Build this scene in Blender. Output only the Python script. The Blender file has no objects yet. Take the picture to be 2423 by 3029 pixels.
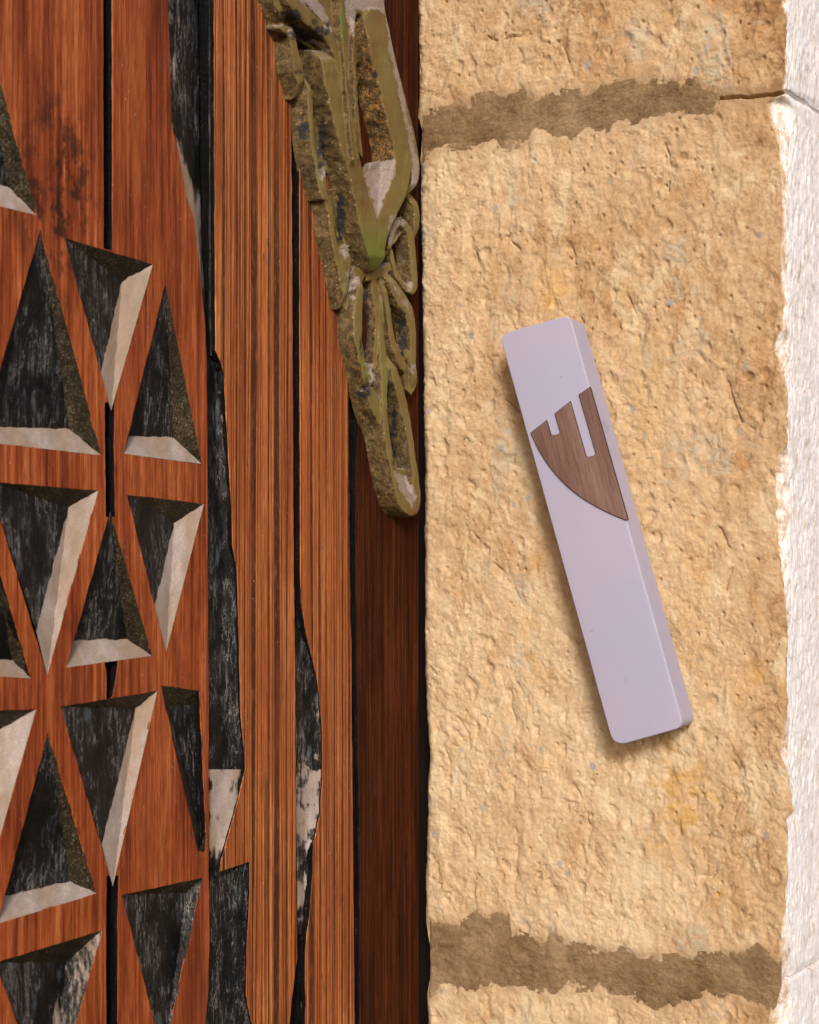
import bpy, bmesh, math, random
import numpy as np
from mathutils import Vector, Matrix
from mathutils.geometry import delaunay_2d_cdt
random.seed(7)
scene = bpy.context.scene
COL = scene.collection

# ------------------------------------------------------------ camera
# focal length and horizon solved from the two vanishing points of the door and of the jamb (photo pixels 2423 x 3029)
W, H, F, CX, HY = 2423.0, 3029.0, 3917.0, 1211.5, 1700.0
cam_d = bpy.data.cameras.new("camera"); cam = bpy.data.objects.new("camera", cam_d); COL.objects.link(cam)
cam.rotation_euler = (math.radians(90), 0, 0)
cam_d.sensor_fit = 'HORIZONTAL'; cam_d.sensor_width = 36.0; cam_d.lens = 36.0 * F / W
cam_d.shift_y = (HY - H / 2) / W
cam_d.clip_start = 0.01; cam_d.clip_end = 100
cam_d.dof.use_dof = True; cam_d.dof.focus_distance = 0.452; cam_d.dof.aperture_fstop = 45
scene.camera = cam

# ------------------------------------------------------------ the two walls of the corner
D1 = Vector((2289, 3917, 0)).normalized()            # along the door, away from the viewer
ORG = Vector(((1240 - CX) / F * .5, .5, 0))          # the inner corner
N_DOOR = Vector((D1.y, -D1.x, 0)); N_JAMB = Vector((-D1.x, -D1.y, 0))
ROT_DOOR = math.atan2(D1.y, D1.x); ROT_JAMB = math.atan2(-D1.x, D1.y)
X_JAMB = Vector((D1.y, -D1.x, 0))

# ------------------------------------------------------------ light
SUN_DIR = (N_DOOR * .45 + N_JAMB * .74 + Vector((0, 0, .42))).normalized()
world = bpy.data.worlds.new("World"); scene.world = world; world.use_nodes = True
wn = world.node_tree; bg = wn.nodes["Background"]
sky = wn.nodes.new("ShaderNodeTexSky"); sky.sky_type = 'NISHITA'; sky.sun_disc = False
sky.sun_elevation = math.asin(SUN_DIR.z); sky.sun_rotation = math.atan2(SUN_DIR.x, SUN_DIR.y)
sky.air_density = 1.0; sky.dust_density = 3.0
wn.links.new(sky.outputs[0], bg.inputs[0]); bg.inputs[1].default_value = 0.10
sun_d = bpy.data.lights.new("sun", 'SUN'); sun_d.energy = 2.0; sun_d.angle = math.radians(12); sun_d.color = (1.0, .95, .88)
sun = bpy.data.objects.new("sun", sun_d); COL.objects.link(sun)
sun.rotation_euler = SUN_DIR.to_track_quat('Z', 'Y').to_euler(); sun.location = SUN_DIR * 2
scene.view_settings.view_transform = 'Standard'; scene.view_settings.look = 'None'
scene.view_settings.exposure = 0.42; scene.view_settings.gamma = 1

# ------------------------------------------------------------ pixel -> surface helpers (plane at w metres proud of the door or of the jamb)
def ray(px, py): return Vector(((px - CX) / F, 1.0, (HY - py) / F))
def on_plane(px, py, w, N, X):
    D = ray(px, py); P = D * ((w + ORG.dot(N)) / D.dot(N)); return ((P - ORG).dot(X), -w, P.z)
def dp(px, py, w=0.0): return on_plane(px, py, w, N_DOOR, D1)          # door-local x, y, z
def jp(px, py, w=0.0): return on_plane(px, py, w, N_JAMB, X_JAMB)      # jamb-local x, y, z

# ------------------------------------------------------------ numpy noise
def _hash(ix, iy, seed):
    h = (ix.astype(np.int64) * 374761393 + iy.astype(np.int64) * 668265263 + seed * 1442695041) & 0xffffffff
    h = ((h ^ (h >> 13)) * 1274126177) & 0xffffffff
    h = h ^ (h >> 16)
    return h
def gnoise(x, y, seed=0):
    x = np.asarray(x, float); y = np.asarray(y, float)
    ix = np.floor(x); iy = np.floor(y); fx = x - ix; fy = y - iy
    u = fx * fx * fx * (fx * (fx * 6 - 15) + 10); v = fy * fy * fy * (fy * (fy * 6 - 15) + 10)
    def g(dx, dy):
        a = _hash(ix + dx, iy + dy, seed) / 4294967296.0 * 2 * np.pi
        return np.cos(a) * (fx - dx) + np.sin(a) * (fy - dy)
    n0 = g(0, 0) * (1 - u) + g(1, 0) * u; n1 = g(0, 1) * (1 - u) + g(1, 1) * u
    return (n0 * (1 - v) + n1 * v) * 1.5
def fbm(x, y, o=4, seed=0, gain=.5):
    s = 0; a = 1
    for i in range(o):
        s = s + a * gnoise(x * 2 ** i, y * 2 ** i, seed + i * 17); a *= gain
    return s
def _h1(ix, iy, seed):
    h = (ix * 374761393 + iy * 668265263 + seed * 1442695041) & 0xffffffff
    h = ((h ^ (h >> 13)) * 1274126177) & 0xffffffff
    return h ^ (h >> 16)
def sfbm(x, y, o=4, seed=0, gain=.5):                # the same noise for single points
    x = float(x); y = float(y); s = 0.0; a = 1.0
    for i in range(o):
        X_, Y_ = x * 2 ** i, y * 2 ** i; ix, iy = math.floor(X_), math.floor(Y_); fx, fy = X_ - ix, Y_ - iy
        u = fx * fx * fx * (fx * (fx * 6 - 15) + 10); v = fy * fy * fy * (fy * (fy * 6 - 15) + 10); q = []
        for dx, dy in ((0, 0), (1, 0), (0, 1), (1, 1)):
            t = _h1(ix + dx, iy + dy, seed + i * 17) / 4294967296.0 * 2 * math.pi
            q.append(math.cos(t) * (fx - dx) + math.sin(t) * (fy - dy))
        s += a * ((q[0] * (1 - u) + q[1] * u) * (1 - v) + (q[2] * (1 - u) + q[3] * u) * v) * 1.5; a *= gain
    return s
def worley(x, y, seed=0):
    ix = np.floor(x); iy = np.floor(y); best = np.full(np.shape(x), 9.0)
    for dx in (-1, 0, 1):
        for dy in (-1, 0, 1):
            cx_ = ix + dx; cy_ = iy + dy
            jx = _hash(cx_, cy_, seed) / 4294967296.0; jy = _hash(cx_, cy_, seed + 5) / 4294967296.0
            best = np.minimum(best, np.hypot(cx_ + jx - x, cy_ + jy - y))
    return best
def sstep(a, b, x):
    t = np.clip((x - a) / (b - a), 0, 1); return t * t * (3 - 2 * t)

# ------------------------------------------------------------ object helpers
def tag(o, label=None, cat=None, kind=None, group=None):
    if label: o['label'] = label
    if cat: o['category'] = cat
    if kind: o['kind'] = kind
    if group: o['group'] = group
    return o
def empty(name, loc, rz, label, cat):
    o = bpy.data.objects.new(name, None); COL.objects.link(o); o.location = loc; o.rotation_euler = (0, 0, rz)
    o.empty_display_size = .02
    return tag(o, label, cat)
def mesh_obj(name, verts, faces, mats, parent, mat_idx=None, smooth=False, attrs=None, sharp=None):
    me = bpy.data.meshes.new(name)
    if isinstance(verts, np.ndarray) and isinstance(faces, np.ndarray):
        nv = len(verts); nf = len(faces); k = faces.shape[1]
        me.vertices.add(nv); me.vertices.foreach_set('co', verts.astype(np.float32).ravel())
        me.loops.add(nf * k); me.loops.foreach_set('vertex_index', faces.astype(np.int32).ravel())
        me.polygons.add(nf); me.polygons.foreach_set('loop_start', np.arange(0, nf * k, k, dtype=np.int32))
        me.update(calc_edges=True)
    else:
        me.from_pydata([tuple(v) for v in verts], [], [tuple(f) for f in faces]); me.update()
    for m in (mats if isinstance(mats, (list, tuple)) else [mats]): me.materials.append(m)
    if mat_idx is not None: me.polygons.foreach_set('material_index', np.array(mat_idx, dtype=np.int32))
    if smooth: me.polygons.foreach_set('use_smooth', np.ones(len(me.polygons), dtype=bool))
    if sharp: me.set_sharp_from_angle(angle=math.radians(sharp))
    for n, a in (attrs or {}).items():
        at = me.attributes.new(n, 'FLOAT', 'POINT'); at.data.foreach_set('value', np.array(a, dtype=np.float32))
    me.validate()
    o = bpy.data.objects.new(name, me); COL.objects.link(o); o.parent = parent
    return o

# ------------------------------------------------------------ node helpers
class NT:
    def __init__(s, name):
        s.m = bpy.data.materials.new(name); s.m.use_nodes = True; s.t = s.m.node_tree
        s.b = s.t.nodes['Principled BSDF']; s.co = s.t.nodes.new('ShaderNodeTexCoord').outputs['Object']
    def put(s, sock, v):
        if isinstance(v, bpy.types.NodeSocket): s.t.links.new(v, sock)
        elif isinstance(v, (tuple, list)) and len(v) == 3 and sock.type == 'RGBA': sock.default_value = (*v, 1)
        else: sock.default_value = v
    def map(s, sc=(1, 1, 1), rot=(0, 0, 0), loc=(0, 0, 0), src=None):
        n = s.t.nodes.new('ShaderNodeMapping'); s.put(n.inputs[0], src or s.co)
        n.inputs['Scale'].default_value = sc; n.inputs['Rotation'].default_value = rot; n.inputs['Location'].default_value = loc
        return n.outputs[0]
    def noise(s, vec, scale, detail=4, rough=.55, dist=0.0, lac=2.0):
        n = s.t.nodes.new('ShaderNodeTexNoise'); s.put(n.inputs['Vector'], vec)
        n.inputs['Scale'].default_value = scale; n.inputs['Detail'].default_value = detail
        n.inputs['Roughness'].default_value = rough; n.inputs['Distortion'].default_value = dist; n.inputs['Lacunarity'].default_value = lac
        return n.outputs['Fac']
    def vor(s, vec, scale, feat='F1', rnd=1.0):
        n = s.t.nodes.new('ShaderNodeTexVoronoi'); s.put(n.inputs['Vector'], vec); n.feature = feat
        n.inputs['Scale'].default_value = scale; n.inputs['Randomness'].default_value = rnd
        return n.outputs['Distance']
    def rng(s, v, a, b, c=0.0, d=1.0, smooth=True):
        n = s.t.nodes.new('ShaderNodeMapRange'); n.interpolation_type = 'SMOOTHSTEP' if smooth else 'LINEAR'
        s.put(n.inputs[0], v)
        for i, q in enumerate((a, b, c, d)): s.put(n.inputs[i + 1], q)
        return n.outputs[0]
    def mth(s, op, a, b=0.0, clamp=False):
        n = s.t.nodes.new('ShaderNodeMath'); n.operation = op; n.use_clamp = clamp
        s.put(n.inputs[0], a); s.put(n.inputs[1], b); return n.outputs[0]
    def mix(s, f, a, b, mode='MIX'):
        n = s.t.nodes.new('ShaderNodeMix'); n.data_type = 'RGBA'; n.blend_type = mode
        s.put(n.inputs[0], f); s.put(n.inputs[6], a); s.put(n.inputs[7], b); return n.outputs[2]
    def ramp(s, f, stops):
        n = s.t.nodes.new('ShaderNodeValToRGB'); s.put(n.inputs[0], f); e = n.color_ramp.elements
        while len(e) < len(stops): e.new(.5)
        for k, (p, c) in zip(e, stops): k.position = p; k.color = (*c, 1)
        return n.outputs[0]
    def attr(s, name):
        n = s.t.nodes.new('ShaderNodeAttribute'); n.attribute_name = name; return n.outputs['Fac']
    def sep(s, v):
        n = s.t.nodes.new('ShaderNodeSeparateXYZ'); s.put(n.inputs[0], v); return n.outputs
    def bump(s, h, strength=.5, dist=.0005, nrm=None):
        n = s.t.nodes.new('ShaderNodeBump'); s.put(n.inputs['Height'], h); n.inputs['Strength'].default_value = strength
        n.inputs['Distance'].default_value = dist
        if nrm: s.put(n.inputs['Normal'], nrm)
        return n.outputs[0]
    def fin(s, col, rough=.6, nrm=None, spec=.4, metal=0.0):
        s.put(s.b.inputs['Base Color'], col); s.put(s.b.inputs['Roughness'], rough)
        s.b.inputs['Specular IOR Level'].default_value = spec; s.put(s.b.inputs['Metallic'], metal)
        if nrm: s.put(s.b.inputs['Normal'], nrm)
        return s.m

# ------------------------------------------------------------ materials
def wood(name, dark, mid, lite, lines=.5, specks=.5, fine=1.0, gloss=.42, seed=0.0, linegap=1.0, burn=False, spec=.16):
    n = NT(name)
    L = (seed * .37, 0, seed * .11)
    warp = n.noise(n.map((14, 14, 5), loc=L), 1, 2)
    g1 = n.noise(n.map((620 * fine, 420, 15), loc=L), 1, 5, .68, .15)
    g2 = n.noise(n.map((2500 * fine, 900, 130), loc=L), 1, 4, .65)
    g3 = n.noise(n.map((70, 70, 12), loc=L), 1, 4, .6)
    col = n.ramp(n.rng(n.mth('ADD', n.mth('MULTIPLY', g1, .62), n.mth('MULTIPLY', g3, .38)), .39, .61, smooth=False),
                 [(0, dark), (.45, mid), (1, lite)])
    col = n.mix(n.rng(g2, .42, .66, 0, .6), col, dark)
    # open dark pores / growth lines
    xx = n.sep(n.co)[0]
    def contour(per, wob, zs, wd, lo):               # growth rings cut lengthwise: roughly even dark lines that wander a little
        q = n.noise(n.map((110, 60, zs), loc=(seed * lo, 0, seed)), 1, 2.0, .5)
        p = n.mth('ADD', n.mth('MULTIPLY', xx, per * linegap), n.mth('MULTIPLY', q, wob))
        d = n.mth('ABSOLUTE', n.mth('SUBTRACT', n.mth('FRACT', p), .5))
        wv = n.rng(n.noise(n.map((150, 60, 6), loc=(lo, seed, 1)), 1, 2), .3, .7, wd * .35, wd * 1.5)
        return n.rng(n.mth('DIVIDE', d, wv), 1.0, .45)
    lm = n.mth('MAXIMUM', contour(205, 2.6, 1.0, .125, 1.0), n.mth('MULTIPLY', contour(520, 6.0, 1.6, .16, 2.0), .75))
    lm = n.mth('MAXIMUM', lm, n.mth('MULTIPLY', contour(1150, 10.0, 2.2, .20, 3.0), .5))
    lm = n.mth('MULTIPLY', n.mth('MULTIPLY', lm, n.rng(n.noise(n.map((900, 300, 160), loc=L), 1, 3, .7), .30, .52, .62, 1)), lines)
    pore = n.rng(n.noise(n.map((3200, 900, 120), loc=L), 1, 2), .66, .74, 0, .6)
    col = n.mix(lm, col, (.028, .011, .007))
    col = n.mix(pore, col, (.05, .018, .010))
    # bleached scuffs and tiny lime specks
    sc = n.mth('MULTIPLY', n.rng(n.noise(n.map((1100, 900, 240), loc=L), 1, 4, .7), .56, .74), n.rng(n.noise(n.map((45, 45, 22), loc=L), 1, 3), .40, .66))
    col = n.mix(n.mth('MULTIPLY', sc, .55 * specks), col, (.42, .27, .22))
    ms = n.mth('MULTIPLY', n.rng(n.noise(n.map((300, 300, 75), loc=(seed, 2, seed)), 1, 4, .65, .3), .60, .70), n.rng(n.noise(n.map((35, 35, 20), loc=(seed, 9, 1)), 1, 2), .48, .60))
    col = n.mix(n.mth('MULTIPLY', ms, .7), col, (.045, .024, .030))
    drk = n.rng(n.noise(n.map((60, 60, 10), loc=(seed, 4, 3)), 1, 4, .6, .3), .50, .66, 0, .5)
    col = n.mix(drk, col, dark)
    sp = n.rng(n.mth('ADD', n.vor(n.map((1, 1, .7), loc=L), 620), n.mth('MULTIPLY', n.noise(n.co, 1100, 2), .30)), .27, .19)
    spm = n.mth('MULTIPLY', sp, n.rng(n.mth('ADD', n.mth('MULTIPLY', n.noise(n.co, 700, 1), .6), n.mth('MULTIPLY', n.noise(n.map((40, 40, 25), loc=(1, 1, 5)), 1, 3), .4)), .50, .60))
    col = n.mix(n.mth('MULTIPLY', spm, .8 * specks), col, (.62, .50, .45))
    if burn:
        r = n.t.nodes.new('ShaderNodeVectorMath'); r.operation = 'DISTANCE'; n.put(r.inputs[0], n.map((1, 1, .55))); c = dp(172, 560)
        r.inputs[1].default_value = (c[0], c[1], c[2] * .55)
        bm_ = n.mth('MULTIPLY', n.rng(r.outputs['Value'], .022, .004), n.rng(n.noise(n.map((160, 160, 110)), 1, 5, .7), .46, .60))
        col = n.mix(n.mth('MULTIPLY', bm_, .9), col, (.022, .010, .008))
    h = n.mth('SUBTRACT', n.mth('ADD', n.mth('MULTIPLY', g1, .6), n.mth('MULTIPLY', g2, .25)), n.mth('MULTIPLY', lm, .8))
    h = n.mth('ADD', h, n.mth('MULTIPLY', n.noise(n.map((800, 800, 500)), 1, 3), .15))
    return n.fin(col, n.rng(g2, .3, .7, gloss, gloss + .22), n.bump(h, .75, .00035), spec=spec)

def sub(nt): return nt
M = {}
M['wood_left'] = wood('carved plank wood', (.095, .016, .005), (.325, .067, .018), (.58, .172, .053), lines=.16, specks=.45, seed=1, burn=True)
M['wood_mid'] = wood('plain plank wood', (.115, .021, .007), (.32, .066, .018), (.52, .150, .046), lines=.22, specks=.6, seed=2)
M['wood_reed'] = wood('reeded plank wood', (.22, .054, .016), (.44, .124, .034), (.66, .235, .072), lines=.92, specks=.8, seed=3, linegap=.9)
M['wood_reed2'] = wood('narrow reeded plank wood', (.22, .052, .016), (.43, .120, .033), (.65, .225, .070), lines=.9, specks=.8, seed=5, linegap=1.0)
M['wood_dark'] = wood('dark shaded frame wood', (.018, .0042, .0012), (.064, .0145, .0040), (.125, .032, .0090), lines=.7, specks=.16, seed=9, linegap=1.1, spec=.05, gloss=.6)  # its own dark red brown, deepened to carry the shade by the stone

def carving_mat():
    n = NT('black painted carving')
    dust = n.attr('dust'); olive = n.attr('olive')
    streak = n.noise(n.map((760, 760, 85), rot=(0, .16, 0)), 1, 7, .74, .3)
    cloud = n.noise(n.map((110, 110, 60)), 1, 5, .65, .5)
    fine = n.noise(n.co, 1800, 3, .6)
    char = n.ramp(n.mth('ADD', n.mth('MULTIPLY', cloud, .5), n.mth('MULTIPLY', fine, .5)), [(.40, (.004, .004, .004)), (.56, (.014, .013, .013)), (.70, (.085, .078, .075))])
    sc = n.mth('MULTIPLY', n.rng(streak, .50, .72), n.rng(cloud, .38, .62))
    patch = n.noise(n.map((38, 38, 26), loc=(7, 1, 3)), 1, 3, .6)
    char = n.mix(n.mth('MULTIPLY', n.mth('MULTIPLY', sc, n.rng(patch, .38, .58, .25, 1)), .62), char, (.34, .32, .325))
    scr = n.mth('MULTIPLY', n.rng(n.mth('ABSOLUTE', n.mth('SUBTRACT', n.noise(n.map((330, 330, 55), rot=(0, -.22, 0), loc=(3, 3, 3)), 1, 4, .65, .25), .5)), .016, .003), n.rng(cloud, .42, .56))
    char = n.mix(n.mth('MULTIPLY', scr, .6), char, (.26, .24, .23))
    blue = n.mth('MULTIPLY', n.rng(n.noise(n.map((260, 260, 90)), 1, 4, .6), .60, .74), .4)
    char = n.mix(blue, char, (.13, .175, .205))
    ol = n.ramp(n.mth('ADD', n.mth('MULTIPLY', fine, .6), n.mth('MULTIPLY', cloud, .4)), [(.38, (.010, .008, .005)), (.54, (.030, .023, .013)), (.70, (.16, .12, .07))])
    col = n.mix(n.rng(n.mth('ADD', olive, n.mth('MULTIPLY', n.mth('SUBTRACT', cloud, .5), .9)), .35, .65), char, ol)
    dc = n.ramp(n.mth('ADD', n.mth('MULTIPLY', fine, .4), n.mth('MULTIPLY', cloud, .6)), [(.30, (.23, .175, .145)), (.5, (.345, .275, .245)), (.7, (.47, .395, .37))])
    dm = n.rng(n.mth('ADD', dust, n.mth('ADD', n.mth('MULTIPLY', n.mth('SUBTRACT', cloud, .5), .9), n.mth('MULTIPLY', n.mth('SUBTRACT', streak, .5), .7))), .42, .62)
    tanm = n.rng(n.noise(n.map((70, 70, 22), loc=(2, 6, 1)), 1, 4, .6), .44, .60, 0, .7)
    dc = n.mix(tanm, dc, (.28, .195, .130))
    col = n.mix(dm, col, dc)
    h = n.mth('ADD', n.mth('MULTIPLY', streak, .5), n.mth('MULTIPLY', fine, .40))
    bo = n.bump(h, .8, .0005); n.put(n.t.nodes[-1].inputs['Strength'], n.rng(dm, 0, 1, .7, .18))
    return n.fin(col, n.rng(dm, 0, 1, .40, .92), bo, spec=.13)
M['carve'] = carving_mat()

def groove_mat():
    n = NT('black paint in grooves')
    f = n.noise(n.co, 1500, 4, .65); st = n.noise(n.map((1200, 1200, 60)), 1, 3, .6)
    col = n.ramp(n.mth('ADD', n.mth('MULTIPLY', f, .6), n.mth('MULTIPLY', st, .4)), [(.42, (.003, .003, .003)), (.6, (.010, .009, .009)), (.72, (.10, .09, .075))])
    return n.fin(col, .5, n.bump(f, .5, .0003), spec=.10)
M['groove'] = groove_mat()

def casting():
    n = NT('green and brown painted casting')
    geo = n.t.nodes.new('ShaderNodeNewGeometry'); nz = n.sep(geo.outputs['Normal'])[2]; pt = geo.outputs['Pointiness']
    cl = n.noise(n.map((60, 60, 28)), 1, 4, .6, .4); fi = n.noise(n.co, 1700, 4, .7); md = n.noise(n.co, 420, 4, .65)
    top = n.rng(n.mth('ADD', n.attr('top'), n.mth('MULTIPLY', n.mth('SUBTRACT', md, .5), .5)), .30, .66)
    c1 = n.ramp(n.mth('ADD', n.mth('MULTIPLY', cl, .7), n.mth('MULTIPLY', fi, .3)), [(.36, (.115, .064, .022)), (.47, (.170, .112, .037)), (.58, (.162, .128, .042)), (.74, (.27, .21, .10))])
    st = n.noise(n.map((1500, 1500, 120)), 1, 2)
    c1 = n.mix(n.rng(st, .5, .75, 0, .25), c1, (.27, .22, .12))
    c1 = n.mix(n.rng(n.attr('green'), .15, .95, 0, .72), c1, (.095, .165, .022))
    c1 = n.mix(n.rng(md, .66, .74, 0, .6), c1, (.04, .03, .018))
    big = n.noise(n.map((95, 95, 60), loc=(2, 2, 2)), 1, 4, .6)
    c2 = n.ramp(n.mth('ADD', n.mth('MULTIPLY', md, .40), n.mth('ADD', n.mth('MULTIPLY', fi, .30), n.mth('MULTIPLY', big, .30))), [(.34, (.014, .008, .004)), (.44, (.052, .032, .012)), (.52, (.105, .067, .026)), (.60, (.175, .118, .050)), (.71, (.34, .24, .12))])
    c2 = n.mix(n.mth('MULTIPLY', n.rng(big, .48, .66, 0, .8), n.rng(fi, .58, .40, 0, .8)), c2, (.026, .021, .014))
    gd = n.mth('MULTIPLY', n.mth('ADD', n.attr('gold'), .10), n.rng(n.mth('ADD', n.mth('MULTIPLY', fi, .6), n.mth('MULTIPLY', md, .6)), .60, .74))
    c2 = n.mix(n.mth('MULTIPLY', gd, 1.0, clamp=True), c2, (.36, .165, .040))
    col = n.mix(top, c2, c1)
    col = n.mix(n.mth('MULTIPLY', n.rng(pt, .56, .66), .6), col, (.46, .30, .15))
    dd = n.mth('MULTIPLY', n.rng(n.mth('ADD', nz, n.mth('MULTIPLY', n.mth('SUBTRACT', md, .5), .6)), .42, .80), .75)
    dd = n.mth('MAXIMUM', dd, n.rng(n.mth('ADD', n.attr('dust'), n.mth('MULTIPLY', n.mth('SUBTRACT', md, .5), .9)), .35, .68))
    col = n.mix(dd, col, n.ramp(fi, [(.35, (.21, .16, .135)), (.65, (.36, .29, .26))]))
    col = n.mix(n.mth('MULTIPLY', n.attr('black'), n.rng(md, .64, .50, .3, 1)), col, (.022, .021, .022))  # black paint spots, and shade painted into the holes
    h = n.mth('ADD', n.mth('MULTIPLY', md, .6), n.mth('MULTIPLY', fi, .4))
    bm_ = n.bump(h, .8, .0005); nb = n.t.nodes[-1]; n.put(nb.inputs['Strength'], n.rng(top, 0, 1, .65, .2))
    return n.fin(col, n.rng(top, 0, 1, .70, .46), bm_, spec=.22)
M['casting'] = casting()

def stone_mat():
    n = NT('weathered limestone')
    out = n.attr('outside')
    big = n.noise(n.map((22, 22, 16)), 1, 4, .55, .6); mid = n.noise(n.map((150, 150, 95)), 1, 5, .6, .5)
    fi = n.noise(n.map((650, 650, 480)), 1, 5, .68, .3); gr = n.noise(n.co, 2600, 3, .6)
    v = n.mth('ADD', n.mth('ADD', n.mth('MULTIPLY', big, .30), n.mth('MULTIPLY', gr, .12)), n.mth('ADD', n.mth('MULTIPLY', mid, .28), n.mth('MULTIPLY', fi, .30)))
    v = n.mth('ADD', v, n.mth('MULTIPLY', n.attr('tone'), .06))
    col = n.ramp(v, [(.36, (.29, .155, .070)), (.43, (.43, .268, .142)), (.50, (.515, .354, .210)), (.57, (.58, .425, .270)), (.65, (.67, .54, .38))])
    # iron stains
    ir = n.mth('MULTIPLY', n.rng(n.noise(n.map((95, 95, 70), loc=(3, 1, 2)), 1, 5, .65, .8), .54, .68), n.rng(fi, .42, .60))
    col = n.mix(n.mth('MULTIPLY', ir, .6), col, (.42, .19, .055))
    oc = n.rng(n.noise(n.map((30, 30, 24), loc=(8, 5, 1)), 1, 4, .6), .60, .74, 0, .6)
    col = n.mix(oc, col, (.60, .35, .10))
    # pale skin that has not weathered off, grey lichen film, blue grey grains
    pale = n.mth('MULTIPLY', n.rng(n.noise(n.map((55, 55, 34), loc=(1, 7, 4)), 1, 6, .7, .5), .55, .61), n.rng(gr, .3, .55, .6, 1))
    col = n.mix(n.mth('MULTIPLY', pale, .55), col, (.62, .50, .33))
    li = n.mth('MULTIPLY', n.rng(n.noise(n.map((34, 34, 20), loc=(5, 2, 9)), 1, 7, .75, .4), .56, .62), n.rng(fi, .40, .58))
    col = n.mix(n.mth('MULTIPLY', li, .7), col, (.42, .38, .30))
    bl = n.mth('MULTIPLY', n.rng(n.vor(n.map((1, 1, .6), loc=(.3, .2, .1)), 130), .17, .09), n.rng(n.noise(n.map((40, 40, 40), loc=(2, 2, 2)), 1, 2), .50, .58))
    col = n.mix(n.mth('MULTIPLY', bl, n.rng(gr, .35, .5, .3, .85)), col, (.27, .28, .29))
    pt = n.rng(n.vor(n.map((1, 1, .8), loc=(.7, .1, .4)), 210), .085, .045)
    pt = n.mth('MULTIPLY', pt, n.rng(n.noise(n.map((33, 33, 33), loc=(9, 4, 2)), 1, 2), .52, .60))
    col = n.mix(n.mth('MULTIPLY', pt, .8), col, (.06, .042, .03))
    och = n.mth('MULTIPLY', n.attr('ochre'), n.rng(mid, .35, .6, .3, 1))
    col = n.mix(och, col, (.50, .29, .065))
    col = n.mix(n.mth('MULTIPLY', n.attr('smear'), n.rng(fi, .40, .58, .08, .62)), col, (.27, .180, .105))
    # outer face: lime washed and bleached, whitened further to stand for brighter daylight
    lw = n.noise(n.map((230, 230, 120), loc=(4, 4, 4)), 1, 7, .72, .6)
    wash_daylit = n.ramp(n.mth('SUBTRACT', n.mth('ADD', n.mth('MULTIPLY', lw, .7), n.mth('MULTIPLY', gr, .3)), n.rng(out, 1.0, .4, 0, .07)), [(.34, (.46, .30, .21)), (.40, (.74, .60, .52)), (.46, (.90, .84, .83)), (.62, (.95, .91, .94))])
    fk = n.mth('MULTIPLY', n.rng(n.vor(n.map((1, 1, .35), loc=(.2, .2, .9)), 340), .16, .07), n.rng(n.noise(n.map((120, 120, 60), loc=(6, 6, 6)), 1, 3, .6), .50, .60))
    wash_daylit = n.mix(n.mth('MULTIPLY', fk, .8), wash_daylit, (.36, .20, .11))
    om = n.rng(n.mth('ADD', out, n.mth('MULTIPLY', n.mth('SUBTRACT', n.noise(n.map((240, 240, 120)), 1, 5, .7), .5), .9)), .30, .62)
    col = n.mix(om, col, wash_daylit)
    h = n.mth('ADD', n.mth('MULTIPLY', fi, .7), n.mth('MULTIPLY', gr, .35))
    return n.fin(col, .92, n.bump(h, .6, .0005), spec=.1)
M['stone'] = stone_mat()

def mortar_mat():
    n = NT('grey brown mortar')
    a = n.noise(n.map((60, 60, 45)), 1, 5, .6); g = n.noise(n.co, 2300, 4, .7); m_ = n.noise(n.co, 500, 4, .6)
    col = n.ramp(n.mth('ADD', n.mth('MULTIPLY', a, .45), n.mth('ADD', n.mth('MULTIPLY', g, .30), n.mth('MULTIPLY', m_, .25))),
                 [(.38, (.155, .088, .042)), (.5, (.265, .168, .088)), (.62, (.40, .275, .165))])
    col = n.mix(n.rng(n.vor(n.co, 650), .13, .06, 0, .5), col, (.42, .34, .25))
    return n.fin(col, .95, n.bump(n.mth('ADD', g, m_), .9, .0006), spec=.08)
M['mortar'] = mortar_mat()

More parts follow.
